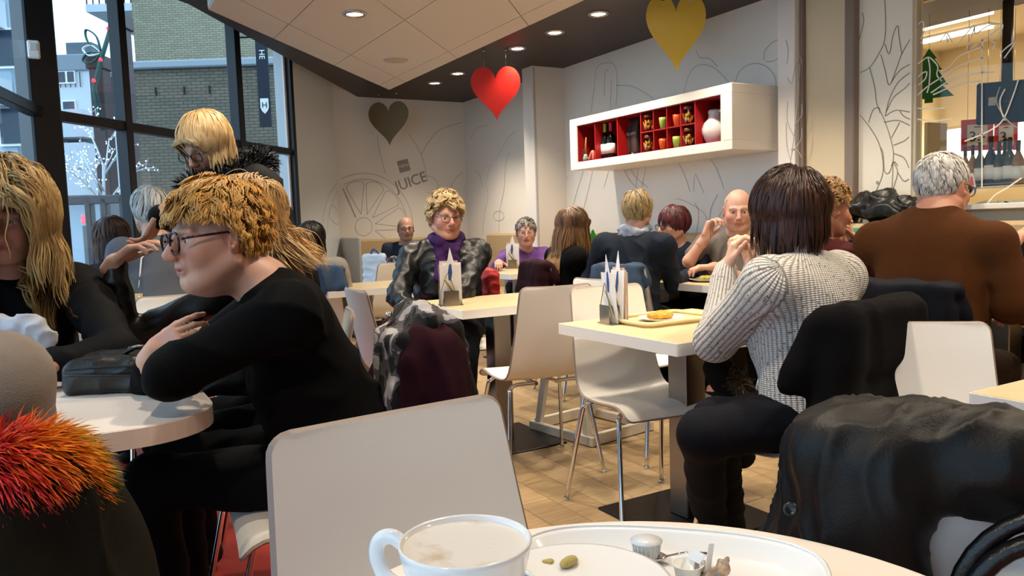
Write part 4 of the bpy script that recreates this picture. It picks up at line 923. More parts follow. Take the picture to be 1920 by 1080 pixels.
def hand_prims(S, wr, d, pn, side, curl=25, s=1.0, spread=.0, thumb=1.0):
    y = nrm(d); n = np.asarray(pn, float); n = nrm(n - y * n.dot(y)); z = -n; t = -np.cross(y, z) * side      # side +1 right, -1 left
    P = lambda a, b, c: wr + (t * a + y * b + z * c) * s
    R_ = np.stack([t, y, z], 1)
    S.cap(P(0, -.03, 0), P(0, .012, 0), .026 * s, .027 * s, k=.015, flat=(z, .75))
    S.box(P(.0, .05, 0), np.array([.039, .046, .0135]) * s, .012 * s, R_, k=.014 * s)
    cu = [curl] * 4 if np.isscalar(curl) else curl
    for i, (bx, ln) in enumerate(((.029, (.043, .026, .021)), (.010, (.047, .030, .023)), (-.0095, (.044, .028, .022)), (-.028, (.034, .021, .019)))):
        p = P(bx, .088 - .004 * abs(i - 1), .002); a = math.radians(cu[i] * .8); sp = spread * (1.5 - i)
        for j, l in enumerate(ln):
            dr = nrm(y * math.cos(a) + n * math.sin(a) + t * sp); q = p + dr * l * s
            r0 = (.0092, .0083, .0076, .0066)[j] * s; S.cap(p, q, r0, (.0083, .0076, .0066)[j] * s, k=.004 * s); p = q; a += math.radians(cu[i] * 1.0)
    p = P(.028, .018, -.004); q = P(.028 + .03 * thumb, .052, -.014); S.cap(p, q, .015 * s, .011 * s, k=.014 * s)
    q2 = q + nrm(t * .35 * thumb + y * .9 + n * .25) * .034 * s; S.cap(q, q2, .0105 * s, .0095 * s, k=.005 * s)
    q3 = q2 + nrm(t * .1 * thumb + y * .95 + n * .35) * .025 * s; S.cap(q2, q3, .0093 * s, .0075 * s, k=.004 * s)
def ribbons(paths, outs, w, C, taper=.75):
    """paths (n,k,3): tent-section ribbons -> V,Q,col"""
    n, k, _ = paths.shape; T = np.gradient(paths, axis=1); T /= np.maximum(np.linalg.norm(T, axis=2, keepdims=True), 1e-9)
    B = np.cross(T, outs); B /= np.maximum(np.linalg.norm(B, axis=2, keepdims=True), 1e-9); O = np.cross(B, T)
    t = np.linspace(0, 1, k); wt = w[:, None] * (1 - taper * np.clip((t - .55) / .45, 0, 1) ** 1.5)[None, :] * np.clip(.5 + t / .2, 0, 1)[None]
    h = wt[..., None] * .5
    V = np.stack([paths - B * h, paths + O * h * .6, paths + B * h], 2).reshape(-1, 3)
    base = (np.arange(n) * k * 3)[:, None, None]; i = (np.arange(k - 1) * 3)[None, :, None]; j = np.arange(2)[None, None, :]
    a = base + i + j; Q = np.stack([a, a + 1, a + 4, a + 3], -1).reshape(-1, 4)
    return V, Q, np.repeat(C.reshape(n * k, 3), 3, 0)
HC = np.array([0, -.018, .032])
def make_hair(M, o, s, H, seed, body=()):
    r = np.random.RandomState(seed); n = H.get('n', 500); er = np.array([.078, .1, .091]) * (1 + H.get('thick', 0))
    pts = []
    zf, zs, zb = H.get('zf', .062), H.get('zs', .0), H.get('zb', -.07)
    while sum(map(len, pts)) < n:
        u = r.randn(4 * n, 3); u /= np.linalg.norm(u, axis=1, keepdims=True); p = HC + u * er
        zmin = np.interp(p[:, 1], [-.09, -.045, -.01, .03, .06, .075], [zb, zb, zs - .0, zs + .02, zf - .012, zf])
        ok = p[:, 2] > zmin
        if H.get('bald'): ok &= (p[:, 2] < H['bald'] + .03 * r.rand(len(p))) & (p[:, 1] < .025)
        pts.append(p[ok])
    p = np.concatenate(pts)[:n]; crown = np.array(H.get('crown', (0, -.05, .115)))
    g = M.T @ np.array([0, 0, -1.0]); comb = np.array(H.get('comb', (0, 0, 0)), float)
    if 'comb_world' in H: comb = comb + M.T @ np.array(H['comb_world'], float)
    k = H.get('seg', 8); L_ = H['L'] * (1 - .25 * r.rand(n)); ncl = min(H.get('clumps', 60), n); cl = np.concatenate([np.argmin(((p[i:i + 800, None, :] - p[None, :ncl, :]) ** 2).sum(2) * (1 + .5 * r.rand(1, ncl)), 1) for i in range(0, n, 800)]); L_ = L_ * (1 - H.get('lvar', .3) * r.rand(ncl)[cl])
    if 'Lback' in H: L_ = L_ * np.interp(p[:, 1], [-.1, .06], [H['Lback'], 1])
    if 'Ltop' in H: L_ = L_ * np.interp(p[:, 2], [H.get('Lz0', 0), .1], [1, H['Ltop']])
    st = L_ / (k - 1); U = (p - HC) / er; U /= np.linalg.norm(U, axis=1, keepdims=True)
    d = p - crown; d -= U * (d * U).sum(1, keepdims=True); d /= np.maximum(np.linalg.norm(d, axis=1, keepdims=True), 1e-4)
    d = d * H.get('flow', 1) + U * H.get('up', .25) + comb
    d = d + (H.get('mess', 0) * r.randn(ncl, 3))[cl]
    if H.get('part'): d[:, 0] += np.sign(p[:, 0] - H.get('px', 0)) * H['part'] * np.clip((p[:, 1] + .03) / .06, 0, 1); d[:, 1] -= H['part'] * .6 * np.clip(p[:, 1] / .05, 0, 1)
    d = d * 1.0; d /= np.linalg.norm(d, axis=1, keepdims=True)
    ph = r.rand(n, 3) * 6.28; cph = (cl * 7.31 % 29)[:, None] * np.array([2.3, 4.1, 1.7]); lift = H.get('lift', .06) * (.4 + .6 * r.rand(n))
    path = [p.copy()]
    for i in range(1, k):
        t = i / (k - 1)
        cv = H.get('curl', .2) * np.sin(cph * .8 + ph * H.get('frizz', .25) + t * H.get('cf', 6) * (1 + .3 * np.sin(cph)))
        d = d + g * H.get('grav', .3) * (.4 + t) + comb * H.get('keep', .1) + cv
        d /= np.linalg.norm(d, axis=1, keepdims=True); p = p + d * st[:, None]
        e = (p - HC) / er; m = np.linalg.norm(e, axis=1); lim = 1.0 + lift * min(1, i / 2); ins = m < lim
        p = np.where(ins[:, None], HC + e / np.maximum(m, 1e-6)[:, None] * lim[:, None] * er, p)
        mx = 1.0 + H.get('max', H.get('lift', .06) * 1.25 + .05); e = (p - HC) / er; m = np.linalg.norm(e, axis=1); hi_ = (m > mx) & ((p[:, 2] > H.get('maxz', -.03)) | (H['L'] < .15))
        p = np.where(hi_[:, None], HC + e / np.maximum(m, 1e-6)[:, None] * (mx + .25 * np.minimum(m - mx, .2))[:, None] * er, p)
        if H['L'] > .14:
            inf_ = (p[:, 1] > .035) & (p[:, 2] < H.get('facez', .045)) & (np.abs(p[:, 0]) < .062); p[inf_, 0] = np.sign(p[inf_, 0] + 1e-6) * .062
        # the neck and the face front keep clear
        ax = np.array([0, -.02]); rn = .058; dx = p[:, :2] - ax; mm = np.linalg.norm(dx, axis=1); low = (p[:, 2] < -.04) & (mm < rn)
        p[low, :2] = ax + dx[low] / np.maximum(mm[low], 1e-6)[:, None] * rn
        for (bc, br) in body:
            q = p - bc; mb = np.linalg.norm(q, axis=1); inn = mb < br; p = np.where(inn[:, None], bc + q / np.maximum(mb, 1e-6)[:, None] * br, p)
        path.append(p.copy())
    path = np.stack(path, 1); tt = np.linspace(0, 1, k)[None, :, None]; path = path + (path[cl] - path) * H.get('cs', .5) * tt * (1.2 - .5 * tt); outs = path - np.array([0, -.02, 0]) * 1.0; outs[..., 2] *= .6; outs /= np.maximum(np.linalg.norm(outs, axis=2, keepdims=True), 1e-6)
    c1, c2 = np.array(lin(H['c1'])), np.array(lin(H['c2'])); c3 = np.array(lin(H.get('c3', H['c1'])))
    rv = np.clip(.5 + .5 * np.sin(cl * 12.7) * .9 + .25 * r.randn(n), 0, 1)[:, None, None]; t = np.linspace(0, 1, k)[None, :, None]
    C = c1 * (1 - rv) + c2 * rv; tipm = np.clip((t - H.get('tip0', .0)) * 1.0, 0, 1) * H.get('tip', 0); C = C * (1 - tipm) + c3 * tipm
    C = np.broadcast_to(C, path.shape).copy(); rt = H.get('root'); 
    if rt is not None: m = np.clip(1 - t / .25, 0, 1) * .8; C = C * (1 - m) + np.array(lin(rt)) * m
    V, Q, CC = ribbons(path, outs, H.get('w', .006) * (.6 + .8 * r.rand(n)), C)
    return o + (V * s) @ M.T, Q, CC
def hair_cap(M, o, s, H, res):
    S = SDF(res); w = lambda *q: o + M @ (np.array(q) * s); th = H.get('thick', 0) + .02
    S.ell(w(*HC), np.array([.078, .1, .091]) * (1 + th) * s, M, k=.01)
    zf, zs, zb = H.get('zf', .062), H.get('zs', 0), H.get('zb', -.07)
    def cut(p):
        q = (p - o) @ M / s; zmin = np.interp(q[..., 1], [-.12, -.045, -.01, .03, .06, .085], [zb, zb, zs, zs + .02, zf - .012, zf]); d = (q[..., 2] - zmin) * .6
        if H.get('bald'): d = np.minimum(np.minimum(d, (H['bald'] - q[..., 2]) * .8), .02 - q[..., 1])
        return d * s                              # positive where hair stays
    S.fun(lambda p: cut(p), o, .2, k=.006, op='s')
    V, Q = S.mesh(); c = np.array(lin(H['c1'])) * .8 + np.array(lin(H['c2'])) * .1
    return V, Q, np.tile(c, (len(V), 1))
def ik(S_, W_, u, f, hint):
    d = W_ - S_; L_ = np.linalg.norm(d)
    if L_ > (u + f) * .985: k = L_ / ((u + f) * .985); u *= k; f *= k
    a = (u * u - f * f + L_ * L_) / (2 * L_); h = math.sqrt(max(u * u - a * a, 0)); dn = d / L_; hv = np.asarray(hint, float); hv = nrm(hv - dn * hv.dot(dn)); return S_ + dn * a + hv * h
NPER = 0
def person(label, head, deg, hdeg=None, pitch=0, roll=0, lean=8, slean=0, hf=.045, s=1.0, bw=1.0, male=False, face={}, hair=None, top=None, trousers='07080a', arms=None, stand=False, seat=.46, res=.011, hres=.006, gres=None, legs=None, glasses=None, sleeve=1.0, topname='sweater', wr=.005, belly=0, bust=1.0, shoes=True, thick=1.0, eyes=True, wrf=22, collar=None, hand_s=1.0, sw=None, nk=.15, drop=.05):
    global NPER; NPER += 1; seed = NPER * 17
    face = dict(face); face.setdefault('ear', 0 if hair and hair['L'] > .1 and not hair.get('bald') else 1)
    hc = atd(*head); hdeg = deg if hdeg is None else hdeg; M = head_frame(hdeg, pitch, roll); Fv = face_dir(deg); Rv = np.cross(Fv, UP)
    T = nrm(UP * math.cos(math.radians(lean)) + Fv * math.sin(math.radians(lean)) + Rv * math.sin(math.radians(slean)))
    N_ = hc - nk * s * UP - hf * Fv - .02 * s * M[:, 1]
    pz = .95 * s if stand else seat + .085; Lt = (N_[2] - pz) / T[2]; pel = N_ - T * Lt
    root = np.array([pel[0], pel[1], 0.0]); sw = (sw or (.19 if male else .168)) * s * (.5 + .5 * bw)
    e = empty('person', root, 0, label, 'person')
    Rt = nrm(Rv - T * Rv.dot(T)); Ft = np.cross(T, Rt) * -1; Ft = Ft if Ft.dot(Fv) > 0 else -Ft
    sh_ = {-1: N_ - T * drop * s - Rt * sw, 1: N_ - T * drop * s + Rt * sw}
    hip = {q: pel + Rv * q * .088 for q in (-1, 1)}
    knee, ank, toe = {}, {}, {}
    for q in (-1, 1):
        if stand: knee[q] = hip[q] + np.array([0, 0, -.43 * s]) + Fv * .02; ank[q] = knee[q] + np.array([0, 0, -(knee[q][2] - .09)]) - Fv * .02
        else:
            knee[q] = hip[q] + Fv * .41 * s + Rv * q * .05; knee[q][2] = seat + .055; ank[q] = knee[q] * 1.0 - Fv * .04; ank[q][2] = .09
        if legs and q in legs: knee[q], ank[q] = np.array(legs[q][0], float), np.array(legs[q][1], float)
        toe[q] = ank[q] + Fv * .14; toe[q][2] = .045
    arms = arms or {}; elb, wrs, hd = {}, {}, {}
    for q in (-1, 1):
        a = arms.get(q, {})
        W_ = np.array(a['w']) if 'w' in a else (sh_[q] - UP * .33 + Fv * .27 - Rv * q * .06 if not stand else sh_[q] - UP * .48 + Fv * .05 + Rv * q * .05)
        elb[q] = np.array(a['e']) if 'e' in a else ik(sh_[q], W_, .285 * s, .25 * s, a.get('hint', -UP * .7 - Fv * .5 + Rv * q * .5)); wrs[q] = W_
        hd[q] = (a.get('d', nrm(W_ - elb[q])), a.get('n', -UP * .8 - Rv * q * .3), a.get('curl', 28), a.get('thumb', 1.0), a.get('spread', 0), a.get('skip', False))
    # ---- body: head, neck, trunk, arms and hands in one mesh
    S = SDF(hres); build_head(S, M, hc, s, face, hres < .004)
    nkp = hc + M @ (np.array([0, -.028, -.06]) * s); nr = face.get('neck', .052 if not male else .06) * s
    S.cap(nkp, N_ + Fv * .012, nr, nr * 1.12, k=.025); S.cap(N_ + Fv * .012, N_ - T * .06, nr * 1.1, nr * 1.3, k=.02)
    S.cap(N_ - T * .05 - Rt * sw * .5 + Ft * .02, N_ - T * .05 + Rt * sw * .5 + Ft * .02, .05, k=.04)
    hv, hq = S.mesh(); hcol = head_color(hv, M, hc, s, face); parts = [(hv, hq)]; cols = [hcol]
    skc = np.array(lin(face.get('skin', 'c89b82')))
    S = SDF(max(res, .012)); S.cap(N_ - T * .1, pel, .1 * bw, .11 * bw, k=.03, flat=(Fv, .65))
    for q in (-1, 1):
        S.cap(N_ - T * .06, sh_[q], .04, .042, k=.03); S.cap(sh_[q], elb[q], .042 * s, .036 * s, k=.02); S.cap(elb[q], wrs[q], .037 * s, .026 * s, k=.02)
        S.cap(hip[q], knee[q], .065, .05, k=.03); S.cap(knee[q], ank[q], .045, .032, k=.02); S.cap(ank[q], toe[q], .03, .025, k=.02)
    v, f = S.mesh(); parts.append((v, f)); cols.append(np.tile(skc, (len(v), 1)))
    for q in (-1, 1):
        if hd[q][5]: continue
        S = SDF(max(hres * .9, .0032)); hand_prims(S, wrs[q], hd[q][0], hd[q][1], q, hd[q][2], s * hand_s * (.93 if not male else 1.03), hd[q][4], hd[q][3]); S.cap(wrs[q] * .75 + elb[q] * .25, wrs[q], .032 * s, .027 * s, k=.015)
        v, f = S.mesh(); parts.append((v, f)); hc_ = skc * (1 + .12 * waves(v, seed, 60, 4)[:, None] * np.array([.3, 1, 1])); cols.append(np.clip(hc_, 0, 1))
    V, Q = join(parts); mk('body', V - root, Q, M_SKIN, e, True, None, np.concatenate(cols))
    # ---- eyes
    if eyes:
        for q in (-1, 1):
            ec = hc + M @ (np.array([q * .0315, .0695, 0]) * s); Vs = []; Fs = []; Ms = []
            nr_, ns = 9, 14
            for i in range(nr_):
                a = math.radians([0, 9, 13, 24, 32, 55, 80, 120, 180][i]); rr = .0128 * s
                for j in range(ns): b_ = 2 * math.pi * j / ns; Vs.append(ec - root + M @ (np.array([math.sin(a) * math.cos(b_), math.cos(a), math.sin(a) * math.sin(b_)]) * rr))
            for i in range(nr_ - 1):
                for j in range(ns): Fs.append((i * ns + j, (i + 1) * ns + j, (i + 1) * ns + (j + 1) % ns, i * ns + (j + 1) % ns)); Ms.append(2 if i < 2 else 1 if i < 4 else 0)
            mk('eye', Vs, Fs, [M_EYEW, M_IRIS, M_PUP], e, True, Ms)
    # ---- clothes
    gres = gres or res
    def tone(V, Q): return wrinkle(V, Q, seed, wr, wrf) if wr else V
    if top:
        S = SDF(gres); g = thick
        S.cap(N_ - T * .13 * s, pel + T * .03, (.15 if male else .138) * bw * g, (.155 if male else .158) * bw * g, k=.05, flat=(Ft, .70))
        S.cap(sh_[-1] + Rt * .02 - T * .02, sh_[1] - Rt * .02 - T * .02, .062 * g, k=.06)
        S.cap(N_ - T * .06 + Fv * .0, N_ - T * .1, nr + .016, nr + .03, k=.04)
        for q in (-1, 1): S.cap(N_ - T * .045, sh_[q] - Rt * q * .03, .052 * g, .058 * g, k=.05)
        S.ell(N_ - T * .2 + Ft * .02, np.array([.13, .1, .13]) * bw, np.stack([Rt, Ft, T], 1), k=.05)
        if not male:
            for q in (-1, 1): S.ell(N_ - T * .235 * s + Ft * .07 * bw + Rt * q * .07, np.array([.07, .065, .07]) * bw * bust, k=.05)
        if belly: S.ell(pel + T * .17 + Ft * .05, np.array([.15, .12, .15]) * belly, np.stack([Rt, Ft, T], 1), k=.06)
        for q in (-1, 1):
            S.cap(sh_[q], elb[q] if sleeve > .3 else sh_[q] + (elb[q] - sh_[q]) * .6, .06 * g * s, .052 * g * s, k=.035)
            if sleeve >= 1: S.cap(elb[q], wrs[q] * 1.0 + nrm(elb[q] - wrs[q]) * .012, .05 * g * s, .036 * g * s, k=.03)
            elif sleeve > .3:
                S.cap(elb[q], elb[q] + (wrs[q] - elb[q]) * sleeve, .05 * g * s, .042 * g * s, k=.03)
        V, Q = S.mesh(); o = mk(topname, tone(V, Q) - root, Q, top, e, True)
        if topname == 'knitted_sweater': rib_attr(o, V, Q, N_, pel, T, sh_, elb, wrs)
    if collar: collar(e, root, N_, T, Fv, Rv, nr, hc)
    tm = cloth('trousers_' + trousers, trousers, sheen=0) if isinstance(trousers, str) else trousers
    S = SDF(max(gres, .011)); S.ell(pel, np.array([.165, .135, .13]) * bw, np.stack([Rv, Fv, UP], 1), k=.05)
    for q in (-1, 1): S.cap(hip[q], knee[q], .088 * bw, .066, k=.04); S.cap(knee[q], ank[q], .066, .05, k=.03)
    V, Q = S.mesh(); mk('trousers', wrinkle(V, Q, seed + 3, .004) - root, Q, tm, e, True)
    if shoes:
        for q in (-1, 1):
            S = SDF(.01); S.cap(ank[q] - UP * .04 - Fv * .02, toe[q] - UP * .005, .042, .036, k=.02); V, Q = S.mesh(); V[:, 2] = np.maximum(V[:, 2], .004); mk('shoe', V - root, Q, cloth('shoe_leather', '15120f', .5), e, True)
    # ---- hair
    if hair:
        inv = lambda p: (np.array(p) - hc) @ M / s
        body = [(inv(sh_[q] * .7 + N_ * .3 - T * .03), .085) for q in (-1, 1)] + [(inv(N_ - T * .16), .15), (inv(N_ - T * .04), .075), (inv(N_ - T * .3), .16)] if hair.get('L', 0) > .14 else []
        v1, q1, c1 = make_hair(M, hc, s, hair, seed, body); pp = [(v1, q1)]; cc_ = [c1]
        if hair.get('cap', True): v2, q2, c2 = hair_cap(M, hc, s, hair, max(hres, .005)); pp.append((v2, q2)); cc_.append(c2)
        V, Q = join(pp); mk('hair', V - root, Q, M_HAIR, e, True, None, np.concatenate(cc_))
    # ---- spectacles
    if glasses:
        gm, rx, rz_, th = glasses; w = lambda *q: hc - root + M @ (np.array(q) * s); mb = MB()
        for q in (-1, 1):
            ring = [w(q * .033 + rx * math.copysign(abs(math.cos(a)) ** .75, math.cos(a)), .106 - .06 * (abs(q * .033 + rx * math.cos(a))) ** 1.0 * .6, -.004 + rz_ * math.copysign(abs(math.sin(a)) ** .75, math.sin(a))) for a in np.linspace(0, 2 * math.pi, 22, endpoint=False)]
            mb.tube(ring, th * s, 6, closed=True)
            mb.tube([w(q * (.033 + rx), .096, .004), w(q * .073, .085, .006), w(q * .081, .0, .01), w(q * .078, -.02, -.004)], th * .9 * s, 6)
        mb.tube([w(-.033 + rx, .099, .002), w(0, .105, .006), w(.033 - rx, .099, .002)], th * s, 6)
        go = mb.build('spectacles', gm, e)
        for q in (-1, 1):
            ring = [w(q * .033 + rx * .97 * math.copysign(abs(math.cos(a)) ** .75, math.cos(a)), .1045 - .06 * (abs(q * .033 + rx * math.cos(a))) * .6, -.004 + rz_ * .97 * math.copysign(abs(math.sin(a)) ** .75, math.sin(a))) for a in np.linspace(0, 2 * math.pi, 22, endpoint=False)]
            mk('lens', ring, [tuple(range(22))], M_LENS, go)
    return dict(e=e, root=root, hc=hc, M=M, N=N_, T=T, F=Fv, R=Rv, sh=sh_, elb=elb, wr=wrs, pel=pel, hip=hip, knee=knee, nr=nr, Rt=Rt, Ft=Ft)
def rib_attr(o, V, Q, N_, pel, T, sh_, elb, wrs):
    """rib coordinate around each limb, kept as a mesh attribute for the knit pattern"""
    segs = [(N_, pel, .0)] + [(sh_[q], elb[q], .03) for q in (-1, 1)] + [(elb[q], wrs[q], .03) for q in (-1, 1)]
    best = np.full(len(V), 9.0); ang = np.zeros(len(V)); al = np.zeros(len(V))
    for k, (a, b, bias) in enumerate(segs):
        ab = b - a; L_ = np.linalg.norm(ab); ax = ab / L_; q = V - a; t = np.clip((q @ ax) / L_, 0, 1); e = q - t[:, None] * ab; r = np.linalg.norm(e, axis=1) / (.14 if k == 0 else .055)
        ref = nrm(np.cross(ax, [.3, .5, .81])); ref2 = np.cross(ax, ref); th = np.arctan2(e @ ref2, e @ ref); m = r < best
        best = np.where(m, r, best); ang = np.where(m, th * (.15 if k == 0 else .052), ang); al = np.where(m, (q @ ax), al)
    a = o.data.attributes.new('rib', 'FLOAT_VECTOR', 'POINT'); a.data.foreach_set('vector', np.stack([ang, al, np.zeros(len(V))], 1).astype(np.float32).ravel())
def fur(name, parent, root, pts, nrms, L_, c1, c2, w=.004, seed=1, droop=(0, 0, -.5), curl=.3, seg=5, cols=None, spread=.35):
    r = np.random.RandomState(seed); n = len(pts); d = nrms + r.randn(n, 3) * spread; d /= np.linalg.norm(d, axis=1, keepdims=True); p = pts.copy(); path = [p.copy()]
    for i in range(1, seg): d = d + np.array(droop) * .35 + r.randn(n, 3) * curl * .4; d /= np.linalg.norm(d, axis=1, keepdims=True); p = p + d * (L_ * (.6 + .6 * r.rand(n)) / (seg - 1))[:, None]; path.append(p.copy())
    path = np.stack(path, 1); outs = r.randn(n, 1, 3) * np.ones((1, seg, 1))
    if cols is None: t = r.rand(n, 1); cols = np.array(lin(c1)) * (1 - t) + np.array(lin(c2)) * t
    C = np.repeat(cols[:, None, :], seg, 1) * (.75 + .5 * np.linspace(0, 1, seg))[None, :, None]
    V, Q, CC = ribbons(path, outs, np.full(n, w) * (.5 + r.rand(n)), C, 1.0)
    return mk(name, V - root, Q, M_HAIR, parent, True, None, CC)
# ------------------------------------------------------------------ who sits where
def knit_mat(name, col, fleck):
    m = bpy.data.materials.new(name); m.use_nodes = True; N, L_ = m.node_tree.nodes, m.node_tree.links; b = N['Principled BSDF']; b.inputs['Roughness'].default_value = .95; b.inputs['Sheen Weight'].default_value = .3
    at = N.new('ShaderNodeAttribute'); at.attribute_name = 'rib'; sp = N.new('ShaderNodeSeparateXYZ'); L_.new(at.outputs['Vector'], sp.inputs[0])
    def mth(op, a, b_=None):
        n = N.new('ShaderNodeMath'); n.operation = op
        for i, v in enumerate((a, b_)):
            if v is None: continue
            if isinstance(v, (int, float)): n.inputs[i].default_value = v
            else: L_.new(v, n.inputs[i])
        return n.outputs[0]
    vy = mth('ABSOLUTE', mth('SINE', mth('MULTIPLY', sp.outputs[1], 520.0))); x = mth('MULTIPLY', sp.outputs[0], 6.2832 / .0125)
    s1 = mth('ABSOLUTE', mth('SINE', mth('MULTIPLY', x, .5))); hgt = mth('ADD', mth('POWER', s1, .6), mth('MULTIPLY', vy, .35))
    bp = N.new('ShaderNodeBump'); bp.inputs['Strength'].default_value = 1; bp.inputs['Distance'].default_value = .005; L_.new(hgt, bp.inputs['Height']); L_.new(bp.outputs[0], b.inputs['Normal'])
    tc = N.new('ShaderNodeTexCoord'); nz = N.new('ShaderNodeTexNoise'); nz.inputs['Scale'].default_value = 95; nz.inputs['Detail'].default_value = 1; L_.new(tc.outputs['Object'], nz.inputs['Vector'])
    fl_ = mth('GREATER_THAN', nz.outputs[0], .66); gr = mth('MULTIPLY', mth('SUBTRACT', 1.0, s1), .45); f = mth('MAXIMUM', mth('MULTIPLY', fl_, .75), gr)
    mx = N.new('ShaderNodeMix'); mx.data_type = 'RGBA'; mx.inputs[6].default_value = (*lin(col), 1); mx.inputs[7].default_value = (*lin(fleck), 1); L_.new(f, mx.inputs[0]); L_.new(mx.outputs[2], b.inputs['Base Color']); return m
def scarf(m, r=.02, drop=.0, lumps=14, name='scarf', fill=.0, down=0):
    def fn(e, root, N_, T, Fv, Rv, nr, hc):
        S = SDF(.008)
        for lev in range(2):
            pts = []
            for k in range(lumps):
                a = 2 * math.pi * k / lumps; rad = nr + .022 + .012 * math.sin(a * 3 + lev * 2) + fill
                pts.append(N_ + T * (.035 - .04 * lev + .012 * math.sin(2 * a + lev)) + Fv * (.02 + rad * math.cos(a)) * 1.0 + Rv * rad * math.sin(a) - UP * max(math.cos(a), 0) * drop)
            for k in range(lumps): S.cap(pts[k], pts[(k + 1) % lumps], r * (1 + .2 * math.sin(k * 2.1)), r * (1 + .2 * math.sin(k * 2.1 + 2.1)), k=.02)
        if down:
            a = N_ + Fv * (nr + .06) - UP * .02
            for q in (-1, 1): S.cap(a + Rv * q * .03, a + Rv * q * .05 - UP * down + Fv * .05, .028, .036, k=.02, flat=(Fv, .45))
        V, Q = S.mesh(); mk(name, wrinkle(V, Q, 5, .004, 45) - root, Q, m, e, True)
    return fn
def fur_collar(c1, c2, L_=.05, n=1500, rad=.1, name='fur_collar', back=.0):
    def fn(e, root, N_, T, Fv, Rv, nr, hc):
        r = np.random.RandomState(4); a = r.rand(n) * 2 * math.pi; b_ = r.rand(n) * 2 * math.pi
        ring = N_ + T * (.03 + .05 * np.maximum(-np.cos(a), 0))[:, None] + np.outer(np.cos(a), Fv) * (rad + .02) + np.outer(np.sin(a), Rv) * rad - UP * (.07 * np.maximum(np.cos(a), 0))[:, None]
        o_ = np.outer(np.cos(a), Fv) + np.outer(np.sin(a), Rv); nn = o_ * np.cos(b_)[:, None] + UP * np.sin(b_)[:, None]
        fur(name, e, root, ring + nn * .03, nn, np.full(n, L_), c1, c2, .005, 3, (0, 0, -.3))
        mb = MB(); aa = np.linspace(0, 2 * math.pi, 24, endpoint=False)
        mb.tube([N_ + T * (.03 + .05 * max(-math.cos(t), 0)) + Fv * math.cos(t) * (rad + .02) + Rv * math.sin(t) * rad - UP * .07 * max(math.cos(t), 0) - root for t in aa], .034, 10, closed=True).build('hood_roll', M_COAT, e)
    return fn
M_BLKTOP = cloth('black_jersey', '050506', .95, sheen=0); M_BLKTOP2 = cloth('black_fine_knit', '070709', .9, sheen=0); M_LEATH = mat('black_leather', '0b0b0c', .32, bump=.0008, bscale=180)
M_COAT = cloth('black_coat', '08090b', .75, sheen=0)
GREYSK = 'bd917b'
# woman in black with tortoise spectacles, leaning on the rounded table
W1 = person('person in plain black top and dark-rimmed glasses, arms folded on the rounded table', (404, 447, 1.83), -114, -131, 3, 3, lean=24, hf=.095, nk=.118, drop=.06, hand_s=.92, s=1.0, bw=1.12, hres=.0032, res=.009,
    face=dict(skin='c99a84', flush='b4604e', brow='8a6238', jaw=1.12, nose=1.05, lip='9a4f4a', cheek=1.15, jowl=1.0, neck=.058), glasses=(mat('tortoise_frame', '2a1412', .25, noise=.5, nscale=120), .027, .0235, .0031),
    hair=dict(n=6500, L=.038, Ltop=2.3, Lz0=.045, c1='7a4a18', c2='cc9040', c3='ecba66', tip=.5, grav=.08, up=.4, lift=.22, max=.3, curl=.22, cf=5, w=.003, clumps=380, comb=(0, -.02, 0), keep=.02, mess=.42, seg=8, zf=.064, zs=.03, zb=-.08, thick=.05, frizz=.35, cs=.5),
    top=M_BLKTOP, topname='black_top', belly=1.0, wr=.006,
    arms={-1: dict(e=atd(318, 700, 1.68), w=atd(330, 690, 1.93), d=face_dir(20), n=-UP, curl=15), 1: dict(e=atd(285, 735, 2.02), w=atd(288, 664, 1.80), d=nrm(R0 * .78 + UP * .55), n=nrm(F0 * .8 - UP * .5), curl=[18, 34, 42, 50], spread=.02, thumb=.5)}, sleeve=.55,
    legs={-1: (atz(285, 905, .52), atz(330, 1250, .09)), 1: (atz(330, 860, .52), atz(360, 1120, .09))})
# blonde woman at the same table
W2 = person('person in black jacket with copper sleeve braid, seated behind the handbag', (0, 414, 2.3), 155, 152, 4, 0, lean=14, hf=.06, s=1.06, bw=1.12, hres=.0038, res=.010,
    face=dict(skin='c08a76', flush='a9513f', brow='8a6a4a', jaw=1.08, lip='96473f'),
    hair=dict(n=5200, L=.40, c1='8f6b3a', c2='cfab70', c3='dcc08a', tip=.4, grav=.24, up=.35, lift=.55, max=.7, curl=.24, cf=14, w=.0045, clumps=200, seg=18, zf=.07, zs=-.01, zb=-.09, thick=.14, part=1.1, keep=.0, frizz=.3, mess=.25, lvar=.35, maxz=-.06),
    top=M_COAT, topname='black_jacket', wr=.006, thick=1.06,
    arms={-1: dict(e=atd(222, 665, 2.15), w=atd(70, 690, 2.0), d=-R0, n=-UP), 1: dict(e=atd(-160, 680, 2.2), w=atd(-40, 700, 2.0), d=R0, n=-UP)})
# standing woman
W3 = person('standing person in black coat with black fur collar, looking down', (386, 270, 3.05), -135, -156, 34, 0, lean=24, hf=.09, s=.98, hres=.0042, res=.012, stand=True,
    face=dict(skin='b98a72', flush='a05a46', brow='6a4c30', lip='8c4a40'), glasses=(M_FRAMEB, .026, .018, .002),
    hair=dict(n=2200, L=.2, c1='a8824f', c2='dcb984', c3='e8cfa0', tip=.3, grav=.4, up=.1, lift=.1, max=.15, curl=.04, w=.0045, clumps=260, seg=11, zf=.074, zs=.0, zb=-.08, thick=.05, part=.6, px=.02, facez=.06, lvar=.15),
    top=M_COAT, topname='black_coat', wr=.008, thick=1.25, sw=.19, wrf=16, collar=fur_collar('060607', '191a1d', .06, 1800, .125),
    arms={1: dict(w=atd(300, 405, 2.75), d=nrm(-R0 * .5 - UP * .8), n=-R0), -1: dict(w=atd(420, 480, 2.75), d=nrm(-R0 * .5 - UP * .6), n=-R0)})
